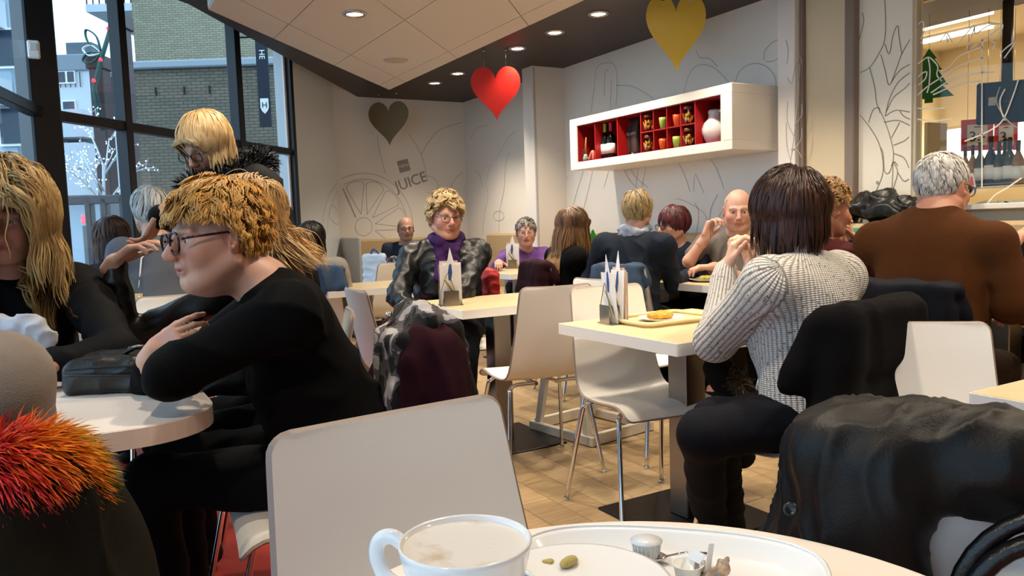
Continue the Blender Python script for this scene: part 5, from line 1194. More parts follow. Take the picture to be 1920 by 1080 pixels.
# woman tossing her hair
W4 = person('person in black leather jacket raising one hand at face height', (452, 405, 2.5), -105, -100, -4, 0, lean=12, hres=.005, res=.013, bw=1.0,
    face=dict(skin='c09078', brow='8a6a4a'), eyes=False,
    hair=dict(n=2000, L=.34, c1='9a7240', c2='cda266', c3='d9b27c', tip=.6, grav=.05, up=.25, lift=.14, curl=.2, cf=6, w=.0038, clumps=90, seg=14, lvar=.65, cs=.6, mess=.15, comb_world=tuple(R0 * .55 - UP * .12 - F0 * .1), keep=.16, zf=.062, zs=-.02, zb=-.08, thick=.06),
    top=M_LEATH, topname='black_leather_jacket', wr=.007,
    arms={1: dict(e=atd(232, 640, 2.5), w=atd(214, 492, 2.45), d=nrm(R0 * .8 + UP * .55), n=nrm(-UP * .8 + R0 * .3), curl=[18, 24, 28, 34], thumb=.6), -1: dict()})
P5 = person('person in grey cardigan seated behind the raised hand', (282, 395, 3.75), -40, hres=.008, res=.014, s=.96, eyes=False, face=dict(), hair=dict(n=420, L=.12, c1='9a9a98', c2='d8d6d2', grav=.25, up=.3, lift=.1, w=.008, curl=.1, zs=-.02, zb=-.08), top=cloth('grey_wool', '5d6068'), topname='grey_cardigan')
P6 = person('person in dark sweater seated before the lit tree outside', (212, 448, 3.9), -10, hres=.008, res=.014, s=.95, eyes=False, face=dict(), hair=dict(n=520, L=.26, c1='2c1d15', c2='54382a', grav=.35, up=.1, lift=.08, w=.008, curl=.04, zs=-.02, zb=-.08, seg=9), top=cloth('charcoal_knit', '2c2e34'), topname='dark_sweater')
P7 = person('person in pale sweater seated with back turned near the far bench', (585, 448, 5.3), -12, hres=.008, res=.014, eyes=False, face=dict(), hair=dict(n=600, L=.2, c1='0c0a0a', c2='231d1c', grav=.35, up=.15, lift=.12, w=.008, curl=.06, zs=-.02, zb=-.09, seg=9), top=cloth('oatmeal_knit', '9a948a'), topname='pale_sweater', bw=1.05)
# woman in purple scarf
M_PUFF = mat('black_puffer', '0a0c10', .42, bump=.0012, bscale=60)
W8 = person('person in shiny black puffer jacket and purple scarf at the square table', (836, 407, 4.4), 172, 158, 4, 0, lean=4, hres=.0042, res=.010, s=1.04, bw=1.2,
    face=dict(skin='b98873', flush='a5594a', brow='7a5a40', jaw=1.08, lip='94463f'), glasses=(M_FRAMEM, .024, .016, .0016),
    hair=dict(n=3000, L=.042, Ltop=1.7, c1='84663e', c2='c8aa76', c3='dcc294', tip=.5, grav=.04, up=.5, lift=.28, max=.34, curl=.55, cf=8, w=.004, clumps=200, zf=.066, zs=.01, zb=-.065, thick=.05, mess=.9),
    top=M_PUFF, topname='puffer_jacket', wr=.006, wrf=44, thick=1.12, trousers='10131c', collar=scarf(cloth('purple_scarf', '3a2050', noise=.4), .028, .03, down=.16),
    arms={1: dict(w=atd(785, 592, 4.05), hint=-R0 * .8 - UP * .6, d=nrm(R0 * .8 - UP * .5 - F0 * .3), n=nrm(F0 - UP * .3)), -1: dict(w=atd(812, 598, 4.05), hint=R0 * .8 - UP * .6, d=nrm(-R0 * .8 - UP * .5 - F0 * .2), n=F0)},
    legs={1: (atz(800, 650, .53), atz(830, 800, .09)), -1: (atz(872, 655, .53), atz(876, 770, .09))})
P9 = person('person in dark shirt and glasses sitting on the far bench', (761, 429, 7.9), 172, 165, 2, 0, hres=.007, res=.014, male=True, face=dict(skin='b98a74', stubble=1, brow='4a3a30', flush='a5604c'), glasses=(M_FRAMEB, .025, .015, .002),
    hair=dict(n=260, L=.018, c1='4a3c34', c2='6a584c', bald=.045, up=.1, w=.008, zs=.0, lift=.01, cap=True, thick=-.02), top=cloth('slate_shirt', '2c3340'), topname='dark_shirt', trousers='1a1c22')
W10 = person('person in purple cardigan seated at the table by the white pillar', (986, 436, 7.0), 176, 178, 2, 0, hres=.007, res=.014, s=1.04, face=dict(skin='c2917c', brow='7a6a60', mouth_open=1, lip='a04a44', jaw=1.06), glasses=(M_WIRE, .025, .017, .0014),
    hair=dict(n=700, L=.045, mess=.5, c1='5d5650', c2='9b958e', grav=.1, up=.4, lift=.15, max=.18, curl=.35, w=.007, zf=.068, zs=.012, zb=-.06, thick=.05), top=cloth('purple_cardigan', '6f4a8c', noise=.25), topname='purple_cardigan', bw=1.1,
    arms={1: dict(w=atd(935, 492, 6.6), d=-F0, n=-UP), -1: dict(w=atd(1000, 492, 6.65), d=nrm(-F0 - R0 * .5), n=-UP)})
W11 = person('person in black top seated beside the festive menu stand', (1076, 424, 5.15), 68, 62, 4, 0, lean=6, hres=.0055, res=.012, face=dict(skin='c29078', brow='5a3c28', lip='a05048', nose=1.1),
    hair=dict(n=1500, L=.50, c1='2f1f16', c2='6b4a2e', c3='a97f4e', tip=.75, tip0=.2, grav=.4, up=.1, lift=.1, max=.14, curl=.09, cf=9, w=.0075, clumps=80, seg=16, zf=.072, zs=-.02, zb=-.09, thick=.05, part=.3, comb=(0, -.22, 0), keep=.06),
    top=M_BLKTOP2, topname='black_top', arms={1: dict(w=atd(1148, 505, 5.3), d=F0, n=-UP)})
W12 = person('person in navy sweater and pale scarf, seen from behind', (1196, 396, 4.75), 34, 28, 6, 0, lean=8, hres=.0055, res=.011, bw=1.12, male=False, face=dict(skin='c2917c'), eyes=False,
    hair=dict(n=1300, L=.085, c1='4c3a26', c2='8d744a', c3='c9ad78', tip=.7, grav=.35, up=.2, lift=.1, max=.13, curl=.1, w=.0055, clumps=200, zf=.06, zs=.01, zb=-.065, thick=.05, Ltop=1.2, mess=.2, root='2c2118'),
    top=cloth('navy_sweater', '232933', .9), topname='navy_sweater', wr=.007, sw=.19, trousers='14161c', collar=scarf(cloth('grey_check_scarf', '8b93a0', noise=.7), .02, .0),
    arms={1: dict(e=atd(1262, 535, 4.75), w=atd(1306, 505, 5.0), d=nrm(F0 * .6 + R0 * .6), n=-UP, curl=20), -1: dict(w=atd(1150, 505, 5.1))})
W13 = person('person in navy top and glasses seated below the wall shelf', (1262, 421, 5.25), -118, -112, 6, 0, lean=10, hres=.0055, res=.012, bw=1.1, face=dict(skin='c29480', brow='4a2c28', jaw=1.05, lip='96463f'), glasses=(M_FRAMEB, .026, .018, .002),
    hair=dict(n=1500, L=.105, part=.35, px=.02, c1='2a1014', c2='5a2226', grav=.4, up=.15, lift=.12, max=.16, curl=.05, w=.006, clumps=150, zf=.07, zs=.0, zb=-.07, thick=.05, lvar=.3, Ltop=1.1),
    top=cloth('navy_top', '1b2130', .85), topname='navy_top', arms={-1: dict(w=atd(1240, 510, 4.95), d=-R0, n=-UP)})
W14 = person('person in grey polo shirt raising a hand while eating', (1384, 394, 5.0), -158, -166, 10, 0, lean=8, hres=.0048, res=.011, s=1.1, bw=1.25, male=True, face=dict(skin='cf9f8c', flush='b8604f', jaw=1.16, brow='9a7a60', lip='a3564e', neck=.066, cheek=1.15),
    hair=dict(n=420, L=.02, c1='b49f8c', c2='cbb9a6', up=.1, w=.005, bald=.06, zs=0, lift=.01, thick=-.02), top=cloth('grey_polo', '6b655f'), topname='grey_polo_shirt', sleeve=.2, belly=1.15,
    arms={1: dict(e=atd(1292, 490, 5.0), w=atd(1322, 446, 4.95), d=nrm(R0 * .35 + UP * .9), n=nrm(R0 * .6 - F0 * .5), curl=55), -1: dict(w=atd(1340, 500, 4.85), d=-R0, n=-UP)})
# woman in the speckled knit
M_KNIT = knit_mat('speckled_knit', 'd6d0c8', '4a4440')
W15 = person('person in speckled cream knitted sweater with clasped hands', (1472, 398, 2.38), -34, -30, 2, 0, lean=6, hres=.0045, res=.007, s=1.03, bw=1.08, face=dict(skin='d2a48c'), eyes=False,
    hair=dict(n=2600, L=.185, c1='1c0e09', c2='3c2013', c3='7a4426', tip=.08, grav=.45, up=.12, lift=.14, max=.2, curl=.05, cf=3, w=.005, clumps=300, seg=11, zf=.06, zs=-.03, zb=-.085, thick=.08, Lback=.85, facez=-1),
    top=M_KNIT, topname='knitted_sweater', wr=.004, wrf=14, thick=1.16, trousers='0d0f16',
    arms={-1: dict(e=atd(1340, 640, 2.42), w=atd(1362, 502, 2.62), d=nrm(UP * .85 + R0 * .25 - F0 * .1), n=nrm(R0 * .9 - F0 * .2), curl=[48, 52, 56, 60], thumb=.5), 1: dict(e=atd(1500, 640, 2.72), w=atd(1412, 500, 2.70), d=nrm(UP * .85 - R0 * .25), n=nrm(-R0 * .9 - F0 * .2), curl=[48, 52, 56, 60], thumb=.5)},
    legs={-1: (atz(1315, 815, .53), atd(1335, 1010, 2.55)), 1: (atz(1340, 790, .53), atd(1372, 985, 2.75))})
W16 = person('person in maroon sweater with both hands at the mouth', (1551, 391, 3.4), 66, 78, 8, 0, lean=14, hres=.0048, res=.011, bw=1.0, face=dict(skin='bd8468', flush='a5543c', brow='7a5a40', nose=1.1), 
    hair=dict(n=1700, L=.035, Ltop=1.7, mess=.6, c1='6f4a28', c2='b58750', c3='d6a868', tip=.4, grav=.06, up=.5, lift=.18, max=.2, curl=.6, cf=8, w=.0058, clumps=160, zf=.062, zs=.022, zb=-.06, thick=.03),
    top=cloth('maroon_sweater', '43161a'), topname='maroon_sweater', wr=.007,
    arms={1: dict(e=atd(1622, 500, 3.45), w=atd(1603, 452, 3.52), d=nrm(UP * .75 - R0 * .55), n=nrm(-R0 * .6 - UP * .4), curl=45), -1: dict(e=atd(1640, 520, 3.75), w=atd(1588, 455, 3.66), d=nrm(UP * .8 - R0 * .2), n=nrm(-F0), curl=45)})
M_BROWN = cloth('brown_cardigan', '4a2a13', .95, bump=.0016, bscale=160)
W17 = person('person in brown cardigan and glasses, seen from behind', (1768, 352, 2.95), 48, 60, 8, 0, lean=10, slean=0, hres=.0042, res=.010, male=True, s=1.04, bw=1.14, face=dict(skin='c58d74', flush='b0604a', brow='b0aaa4', neck=.064, jaw=1.1), glasses=(M_FRAMEB, .026, .018, .0018),
    hair=dict(n=2200, L=.04, c1='8f8a84', c2='cfcac4', c3='e4e0da', tip=.3, grav=.2, up=.35, lift=.06, max=.08, curl=.1, w=.0042, clumps=250, zf=.062, zs=.012, zb=-.09, thick=.02, mess=.25),
    top=M_BROWN, topname='brown_cardigan', wr=.007, wrf=13, belly=1.2, thick=1.08, trousers='33281e', sw=.195, nk=.108, drop=.085,
    arms={1: dict(e=atd(1895, 570, 2.72), w=atd(1935, 590, 3.0), d=F0, n=-UP), -1: dict(w=atd(1830, 560, 3.35), d=F0, n=-UP)})
P18 = person('person in black shirt with wristwatch raising a hand over the long table', (2010, 395, 3.45), -125, hres=.007, res=.012, male=True, face=dict(), hair=dict(n=300, L=.06, c1='3a2c20', c2='5a4634', up=.5, lift=.1, w=.008), top=M_BLKTOP2, topname='black_shirt', sleeve=.35,
    arms={1: dict(e=atd(1882, 560, 3.6), w=atd(1892, 470, 3.45), d=nrm(UP * .7 + R0 * .5), n=nrm(R0 * .5 - UP * .5), curl=30), -1: dict(w=atd(1990, 560, 3.3))})
mk_w = MB().lathe([(.030, -.012), (.034, -.010), (.034, .010), (.030, .012)], 18).build('wristwatch', mat('steel_strap', '8a7a5c', .3, metal=.9), P18['e'])
wv = nrm(P18['wr'][1] - P18['elb'][1]); mk_w.location = P18['wr'][1] - wv * .035 - P18['root']; mk_w.rotation_euler = Vector(wv).to_track_quat('Z', 'Y').to_euler()
M_FELT = mat('grey_felt', '8a8078', .95, bump=.001, bscale=300, noise=.2, nscale=7, sheen=.2)
W19 = person('person in grey felt coat seated with back turned at the rounded table', (-265, 492, 1.2), -30, hres=.008, res=.011, bw=1.15, eyes=False, face=dict(), hair=dict(n=500, L=.2, c1='3a2c20', c2='5a4634', grav=.3, up=.2, lift=.1, w=.008, zb=-.08), top=M_FELT, topname='grey_felt_coat', thick=1.18, wr=.007, wrf=12,
    arms={1: dict(e=atd(10, 800, 1.27), w=atd(-30, 740, 1.55), d=F0, n=-UP), -1: dict()})
# chairs below the sitters
def under(P, lab, back=.02):
    f = P['F']; p = P['pel'] + f * (.14 - back); chair(p[0], p[1], 0, lab, 'occupied chairs', rz=math.atan2(-f[0], f[1]))
under(W1, 'white chair carrying the person in plain black top'); under(W2, 'chair of the person in black jacket with sleeve braid'); under(W4, 'chair of the person in black leather jacket')
under(P7, 'chair of the person in pale sweater'); under(W11, 'chair under the dark burgundy coat at the group table'); under(W12, 'chair of the person in navy sweater'); under(W15, 'chair under the black wool coat, speckled sweater sitter on it')
under(W16, 'chair of the person in maroon sweater'); under(W17, 'chair of the person in brown cardigan'); under(W19, 'chair of the person in grey felt coat'); under(W10, 'chair of the person in purple cardigan'); under(P5, 'chair of the person in grey cardigan'); under(P6, 'chair of the person in dark sweater by the window')
# ------------------------------------------------------------------ coats over chair backs, bags
def drape(name, label, x, y, rz, m, w=.24, t=.035, db=.6, df=.25, top=.885, seed=1, sleeves=((1, .5),), wr=.014, res=.011, tilt=0, shoulder=.06, flare=.03, cat='coat', stretch=(1, 1, .3), wrf=26, extra=None):
    """a garment hung over a chair back; local +Y is where the chair looks"""
    R_ = rotm('Z', math.degrees(rz)); o = np.array([x, y, 0]); wl = lambda *q: o + R_ @ np.array(q)
    yb = lambda z: np.interp(z, [.45, .49, .65, .87], [-.17, -.185, -.238, -.285])
    S = SDF(res); e = empty(name, (x, y, 0), 0, label, cat)
    S.cap(wl(-w, -.285, top - tilt), wl(w, -.285, top + tilt), t * 1.15, k=.03)
    for (sgn, dp) in ((-1, db), (1, df)):
        n = 6
        for i in range(n):
            z0 = top - dp * i / n; z1 = top - dp * (i + 1) / n; f0 = w + flare * i / n; f1 = w + flare * (i + 1) / n
            off = .03 if sgn > 0 else -.035
            for u in np.linspace(-1, 1, 13): S.cap(wl(u * f0 * .9, yb(z0) + off, z0), wl(u * f1 * .9, (yb(z1) if sgn > 0 else -.285 - .02 * (i + 1) / n) + off, z1), t, t * 1.05, k=.03)
    for sx, L_ in sleeves:
        a = wl(sx * w, -.29, top - .03); b = wl(sx * (w + .05), -.30, top - .03 - L_ * .5); c_ = wl(sx * (w + .02), -.27, top - .03 - L_); S.cap(a, b, .055, .05, k=.03); S.cap(b, c_, .05, .042, k=.03)
    if extra: extra(S, wl)
    V, Q = S.mesh(); V = wrinkle(V, Q, seed, wr, wrf, stretch); V[:, 2] = np.maximum(V[:, 2], .006); mk('cloth_body', V - o, Q, m, e, True); return e, o, wl
def chair_pose(P): f = P['F']; p = P['pel'] + f * .12; return p[0], p[1], math.atan2(-f[0], f[1])
M_BURG = cloth('burgundy_wool', '2a0f17', .95, )
x, y, rz = chair_pose(W1)
e, o, wl = drape('burgundy_coat', 'burgundy wool coat hung over a chair, mottled scarf on it', x, y, rz, M_BURG, w=.15, t=.03, db=.5, df=.36, top=.862, seed=4, sleeves=((-1, .44), (1, .35)), flare=.05, wr=.008, wrf=38)
MB().lathe([(.013, 0), (.013, .003), (.006, .006)], 14, (0, 0, 0)).build('snap_button', M_STEEL, e, wl(-.17, -.372, .50) - o)
# mottled scarf on top
def mottle(name, c1, c2, c3, sc):
    m = bpy.data.materials.new(name); m.use_nodes = True; N, L_ = m.node_tree.nodes, m.node_tree.links; b = N['Principled BSDF']; b.inputs['Roughness'].default_value = .9
    tc = N.new('ShaderNodeTexCoord'); nz = N.new('ShaderNodeTexNoise'); nz.inputs['Scale'].default_value = sc; nz.inputs['Detail'].default_value = 2; L_.new(tc.outputs['Object'], nz.inputs['Vector'])
    r = N.new('ShaderNodeValToRGB'); r.color_ramp.interpolation = 'CONSTANT'; r.color_ramp.elements[0].color = (*lin(c1), 1); r.color_ramp.elements[1].color = (*lin(c2), 1); r.color_ramp.elements[1].position = .47; k = r.color_ramp.elements.new(.56); k.color = (*lin(c3), 1)
    L_.new(nz.outputs[0], r.inputs[0]); L_.new(r.outputs[0], b.inputs['Base Color']); return m
S = SDF(.008)
for u in np.linspace(-1, 1, 6):
    xx = .0 + u * .1; S.cap(wl(xx, -.285, .915), wl(xx + .01, -.345, .885), .026, k=.025); S.cap(wl(xx + .01, -.345, .885), wl(xx + .03, -.40,   .66 + .03 * math.sin(u * 5)), .024, .018, k=.025); S.cap(wl(xx, -.285, .915), wl(xx - .01, -.215, .86), .026, .024, k=.025); S.cap(wl(xx - .01, -.215, .86), wl(xx - .03, -.165, .64 + .03 * math.sin(u * 5)), .024, .02, k=.025)
V, Q = S.mesh(); e2 = empty('mottled_scarf', (x, y, 0), 0, 'black, grey and white mottled scarf lying over the burgundy coat', 'scarf'); mk('cloth_body', wrinkle(V, Q, 8, .007, 45, (1, 1, .35)) - o, Q, mottle('mottled_wool', '0f0e10', '4f4a4c', 'a9a4a4', 16), e2, True)
# black coat behind the knitted sweater
M_BLKW = cloth('black_wool_coat', '060506', .95)
x, y, rz = chair_pose(W15)
def big(S, wl):
    S.cap(wl(-.18, -.31, .835), wl(-.27, -.33, .30), .04, .06, k=.06)
e, o, wl = drape('black_wool_coat', 'black wool coat hung over the chair of the speckled sweater wearer', x, y, rz, M_BLKW, w=.2, t=.028, db=.72, df=.18, top=.868, seed=6, sleeves=(), flare=.10, wr=.003, tilt=.01, extra=big)
# black quilted jacket on the foreground chair
M_QUILT = mat('black_quilted_nylon', '08090a', .5, bump=.0007, bscale=260, spec=.3)
cx_, cy_ = cc[0], cc[1]; crz = rotz_of(-150)
def lump(S, wl):
    # the jacket's body falls to the side, a sleeve lies along the top
    S.cap(wl(.19, -.31, .81), wl(.24, -.33, .62), .065, .06, k=.04); S.cap(wl(.24, -.33, .62), wl(.26, -.31, .40), .06, .07, k=.04); S.cap(wl(.20, -.27, .78), wl(.23, -.24, .45), .055, .06, k=.05)
    S.cap(wl(.2, -.27, .82), wl(.02, -.24, .835), .047, .047, k=.03); S.cap(wl(.02, -.24, .835), wl(-.30, -.27, .83), .047, .047, k=.03)
    S.cap(wl(.12, -.215, .82), wl(.11, -.19, .60), .045, .04, k=.04); S.cap(wl(.17, -.22, .82), wl(.17, -.195, .47), .05, .055, k=.04)
e, o, wl = drape('quilted_jacket', 'black quilted jacket slung over the chair with black bag strap', cx_, cy_, crz, M_QUILT, w=.19, t=.028, db=.5, df=.05, top=.85, seed=11, sleeves=(), wr=.006, extra=lump, res=.007, wrf=48, stretch=(1, 1, .55))
b_ = MB().lathe([(.0005, .002), (.005, .002), (.006, .003), (.009, .003), (.0095, .001), (.009, -.004)], 20).build('snap_button', mat('gunmetal', '3a3d40', .3, metal=1), e); p = atd(1482, 955, .98); b_.location = p - o; b_.rotation_euler = Vector(-ray(1482, 955)).to_track_quat('Z', 'Y').to_euler()
# bag strap loops in front of that chair back
e = empty('shoulder_bag', (cx_, cy_, 0), crz, 'black leather shoulder bag hanging by round straps on the chair', 'bag')
for dx, r_, dy in ((0, .135, .0), (.018, .105, .015)):
    mb = MB(); pth = [(-.09 + dx + r_ * math.cos(a), -.185 + dy + .03 * (1 - math.sin(a)), .665 + r_ * 1.0 * math.sin(a)) for a in np.linspace(math.radians(-30), math.radians(210), 24)]
    mb.tube(pth, .0115, 8).build('strap', M_LEATH, e)
S = SDF(.01); S.box((-.09, -.10, .52), (.14, .045, .075), .03, k=.02); V, Q = S.mesh(); mk('bag_body', V, Q, M_LEATH, e, True)
# smaller coats further back
x, y, rz = chair_pose(W11); drape('burgundy_cardigan', 'dark burgundy coat on a chair at the group table', x, y, rz, cloth('dark_burgundy', '22090f'), w=.15, t=.022, db=.42, df=.1, top=.872, wr=.006, seed=21, sleeves=((-1, .3),), res=.013)
x, y, rz = chair_pose(W12); drape('denim_jacket', 'faded blue denim jacket on chair of the navy sweater wearer', x, y, rz, cloth('denim', '3c4c63', noise=.15), w=.15, t=.02, db=.36, df=.1, top=.872, wr=.006, seed=22, sleeves=(), res=.013)
x, y, rz = chair_pose(W17); drape('navy_coat', 'dark navy coat on the chair of the brown cardigan wearer', x, y, rz, cloth('dark_navy', '0e1018'), w=.16, t=.022, db=.4, df=.1, top=.872, wr=.006, seed=23, sleeves=((-1, .3),), res=.013)
x, y, rz = chair_pose(P7); drape('denim_shirt', 'blue denim shirt on the chair of the pale sweater wearer', x, y, rz, cloth('denim'), w=.18, t=.025, db=.12, df=.1, top=.88, seed=24, sleeves=(), res=.013)
# coats piled on the bench back under the printed panel
S = SDF(.01); c = atX(1632, 392, XA - .14); rr = np.random.RandomState(5)
for k in range(16):
    a = c + np.array([rr.uniform(-.05, .05), rr.uniform(-.24, .2), rr.uniform(-.03, .05)]); S.cap(a, a + np.array([rr.uniform(-.05, .05), rr.uniform(-.14, .14), rr.uniform(-.03, .03)]), rr.uniform(.03, .05), k=.03)
V, Q = S.mesh(); V[:, 2] = np.maximum(V[:, 2], 1.082); e = empty('coat_pile', (c[0], c[1], 1.08), 0, 'pile of black coats on the bench top under the printed panel', 'coats'); mk('cloth_body', wrinkle(V, Q, 3, .014, 34) - np.array([c[0], c[1], 1.08]), Q, mat('black_nylon', '0c0d10', .4), e, True)
S = SDF(.01)
for k in range(5): a = c + np.array([-.04, -.3 - .05 * k, -.01 + .015 * k]); S.cap(a, a + np.array([.03, -.05, .02]), .035, k=.03)
V, Q = S.mesh(); V[:, 2] = np.maximum(V[:, 2], 1.082); mk('hood', wrinkle(V, Q, 4, .01, 40) - np.array([c[0], c[1], 1.08]), Q, mat('black_nylon'), e, True)
# olive parka with rainbow fur hood over the chair at the left
x, y, rz = chair_pose(W19)
M_OLIVE = cloth('olive_parka', '1b1a12', .8)
pk = atd(60, 880, 1.0)
S = SDF(.01); e = empty('fur_hooded_parka', (pk[0], pk[1], 0), 0, 'olive parka with rainbow-coloured fur hood hanging over a chair', 'parka'); o = np.array([pk[0], pk[1], 0])
A = lambda px, py, d: atd(px, py, d)
S.cap(A(-60, 940, 1.0), A(90, 945, 1.0), .07, .06, k=.05); S.cap(A(20, 960, 1.0), A(40, 1200, 1.02), .12, .16, k=.06); S.cap(A(100, 950, 1.03), A(150, 1180, 1.05), .07, .08, k=.05)
V, Q = S.mesh(); mk('cloth_body', wrinkle(V, Q, 15, .01, 26, (1, 1, .4)) - o, Q, M_OLIVE, e, True)
r = np.random.RandomState(9); n = 9000; t = r.rand(n); ang = r.rand(n) * 2 * math.pi
cl = smooth_path([A(-160, 915, 1.0), A(-60, 895, .97), A(20, 880, .97), A(85, 876, 1.0), A(110, 915, 1.04)], 12); ii = np.clip((t * (len(cl) - 1)).astype(int), 0, len(cl) - 2); ff = t * (len(cl) - 1) - ii
pc = cl[ii] * (1 - ff[:, None]) + cl[ii + 1] * ff[:, None]; tg = cl[ii + 1] - cl[ii]; tg /= np.linalg.norm(tg, axis=1, keepdims=True)
n1 = np.cross(tg, UP); n1 /= np.maximum(np.linalg.norm(n1, axis=1, keepdims=True), 1e-6); n2 = np.cross(n1, tg); nn = n1 * np.cos(ang)[:, None] + n2 * np.sin(ang)[:, None]
stops = np.array([0, .34, .52, .66, .78, .9, 1.0]); cs_ = np.array([lin(h) for h in ('a81828', 'd0203a', 'e04420', 'ee8418', 'd8981e', '7a7a24', '46502a')])
tv = np.clip(-.06 + .98 * t + .12 * np.sin(ang) + .05 * r.randn(n), 0, 1); cols = np.stack([np.interp(tv, stops, cs_[:, i]) for i in range(3)], 1)
S = SDF(.01); 
for i in range(0, len(cl) - 3, 3): S.cap(cl[i], cl[i + 3], .03, k=.02)
V, Q = S.mesh(); mk('hood_roll', V - o, Q, cloth('rust_lining', '5a2a10'), e, True)
sd = nrm(R0 * .9 - UP * .5)
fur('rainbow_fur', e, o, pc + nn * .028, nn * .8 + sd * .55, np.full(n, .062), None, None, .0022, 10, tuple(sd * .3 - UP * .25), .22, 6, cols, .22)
# grey coat tail beside it
S = SDF(.01); S.cap(A(140, 920, 1.15), A(165, 1060, 1.18), .06, .05, k=.04); S.cap(A(170, 905, 1.16), A(185, 1010, 1.18), .035, .05, k=.04)
V, Q = S.mesh(); o = np.array([*A(165, 950, 1.16)[:2], 0]); e = empty('grey_coat', o, 0, 'grey wool coat tail hanging beside the olive parka', 'coat'); mk('cloth_body', wrinkle(V, Q, 16, .006, 24, (1, 1, .4)) - o, Q, mat('grey_wool_tail', '3c3a40', .9, noise=.15), e, True)
# black leather handbag on the rounded table
hb = atz(205, 740, .75); hz = math.atan2(R0[1], R0[0]); R_ = rotm('Z', math.degrees(hz) + 3)
e = empty('handbag', (*hb[:2], .75), math.radians(math.degrees(hz) + 3), 'black leather handbag lying on the rounded white table', 'handbag')
S = SDF(.005); S.box((.01, .08, .041), (.125, .085, .041), .02, k=.02); S.box((.01, .085, .07), (.115, .075, .022), .018, k=.02)
V, Q = S.mesh(); V = wrinkle(V, Q, 12, .003, 40); V[:, 2] = np.maximum(V[:, 2], .001); mk('bag_body', V, Q, mat('handbag_leather', '14110e', .38, bump=.0008, bscale=160), e, True)
MB().tube(smooth_path([(-.11, .0, .052), (-.06, -.012, .055), (.06, -.012, .05), (.12, -.0, .052)], 6), .0035, 6).tube(smooth_path([(-.1, -.008, .07), (0, -.012, .074), (.12, .0, .07)], 6), .0025, 6).build('seam_piping', mat('handbag_leather'), e)
MB().tube(smooth_path([(.02, .06, .095), (.06, .05, .112), (.1, .055, .105), (.14, .07, .09), (.17, .1, .06)], 6), .011, 8, flat=.5).build('strap', mat('handbag_leather'), e); MB().tube([(.035, .05, .11), (.06, .038, .116), (.08, .05, .112), (.06, .062, .106)], .004, 6, closed=True).build('buckle', M_STEEL, e)
# white cloth at the blonde woman's chest
S = SDF(.007); c = atd(30, 612, 2.12); 
for k in range(6): a = c + R0 * (-.07 + .026 * k) + UP * .012 * math.sin(k * 2); S.cap(a, a + R0 * .03 - UP * .035, .026, .02, k=.02)
V, Q = S.mesh(); e = empty('white_napkin', c, 0, 'crumpled white cloth held before the black braided jacket', 'cloth'); mk('cloth_body', wrinkle(V, Q, 31, .006, 60) - c, Q, cloth('white_cotton', 'b9bcc4', .8), e, True)
# sleeve braid
e_ = W2['e']; a = W2['sh'][-1] * .62 + W2['elb'][-1] * .38
mb = MB(); dn = nrm(W2['elb'][-1] - W2['sh'][-1])
for k in range(7):
    q0 = a + dn * (.012 * k - .05) - F0 * .066; mb.tube([q0 - R0 * .03, q0 + dn * .02 - F0 * .004, q0 + R0 * .035 + F0 * .004], .0035, 6)
mb.build('sleeve_braid', mat('copper_braid', '6a3418', .4, metal=.4), e_).location = -W2['root']

# ------------------------------------------------------------------ things on the tables
M_CARD = mat('menu_card', 'e8e6e6', .6); M_BLUE = mat('blue_print', '2d4f8c', .6); M_BRASS = mat('wire_holder', '9a9488', .25, metal=1); M_YEL = mat('yellow_print', 'a89a3c', .6); M_REDP = mat('red_print', 'b3343a', .6); M_BUFF = mat('buff_card', 'd9b9a4', .6)
def menu_holder(px, py, rz, label, sc=1.0):
    p = atz(px, py, .7502); e = empty('menu_holder', (p[0], p[1], .7502), rz, label, 'menu holder'); e.scale = (sc,) * 3
    mb = MB(); mb.box((0, 0, .0015), (.11, .085, .003)); mb.box((-.0, -.041, .035), (.07, .002, .07)); mb.build('holder_base', M_BRASS, e)
    for k in range(4):
        yy = -.03 + .02 * k; mb = MB(); mb.tube([(-.05, yy, .003), (-.045, yy, .07), (-.02, yy, .14), (-.012, yy, .15), (-.004, yy, .14), (.02, yy, .06), (.05, yy, .003)], .0017, 6).build('wire_divider', M_BRASS, e)
    mb = MB().tube([(-.052, .0, .003), (-.05, .0, .19), (-.035, .0, .195), (-.033, .0, .003)], .0017, 6).build('wire_handle', M_BRASS, e)
    for (y0_, th, h, dx) in ((-.012, 4, .225, 0), (.004, -3, .235, .008)):
        R_ = rotm('X', th); star = [(-.048, 0), (.048, 0), (.048, h * .82), (.016, h * .82), (.0, h * 1.12), (-.016, h * .82), (-.048, h * .82)]
        T_ = (R_ @ np.array([[1, 0, 0], [0, 0, 1], [0, 1, 0]]), (dx, y0_, .004)); c_ = MB().prism(star, -.0009, .0009, T_).build('menu_card', M_CARD, e)
        for sgn in (-1, 1):
            def pr(poly, m_):
                MB().prism(poly, sgn * .0011, sgn * .0014, T_).build('print', m_, c_)
            pr([(-.008, .115), (.003, .11), (.010, .15), (.006, .19), (-.004, .185), (-.010, .15)], M_BLUE); pr([(-.03, .115), (-.024, .118), (.004, .08), (.022, .05), (.03, .02), (.015, .04), (-.012, .085)], M_YEL); pr([(.0, .07), (.02, .062), (.03, .03), (.012, .055)], M_BLUE); pr([(-.036, .01), (-.033, .01), (-.032, .03), (-.035, .03)], M_BLUE)
    for k, (dx, m_) in enumerate(((.03, M_BUFF), (.037, M_CARD), (.043, M_BUFF))):
        c_ = MB().box((dx * 0 + .0, .022 + .006 * k, .105 - .004 * k), (.085, .0022, .2 - .008 * k)).build('menu_booklet', m_, e)
    MB().box((.0, .0352, .03), (.03, .001, .016)).build('print', M_REDP, bpy.data.objects[c_.name])
    return e
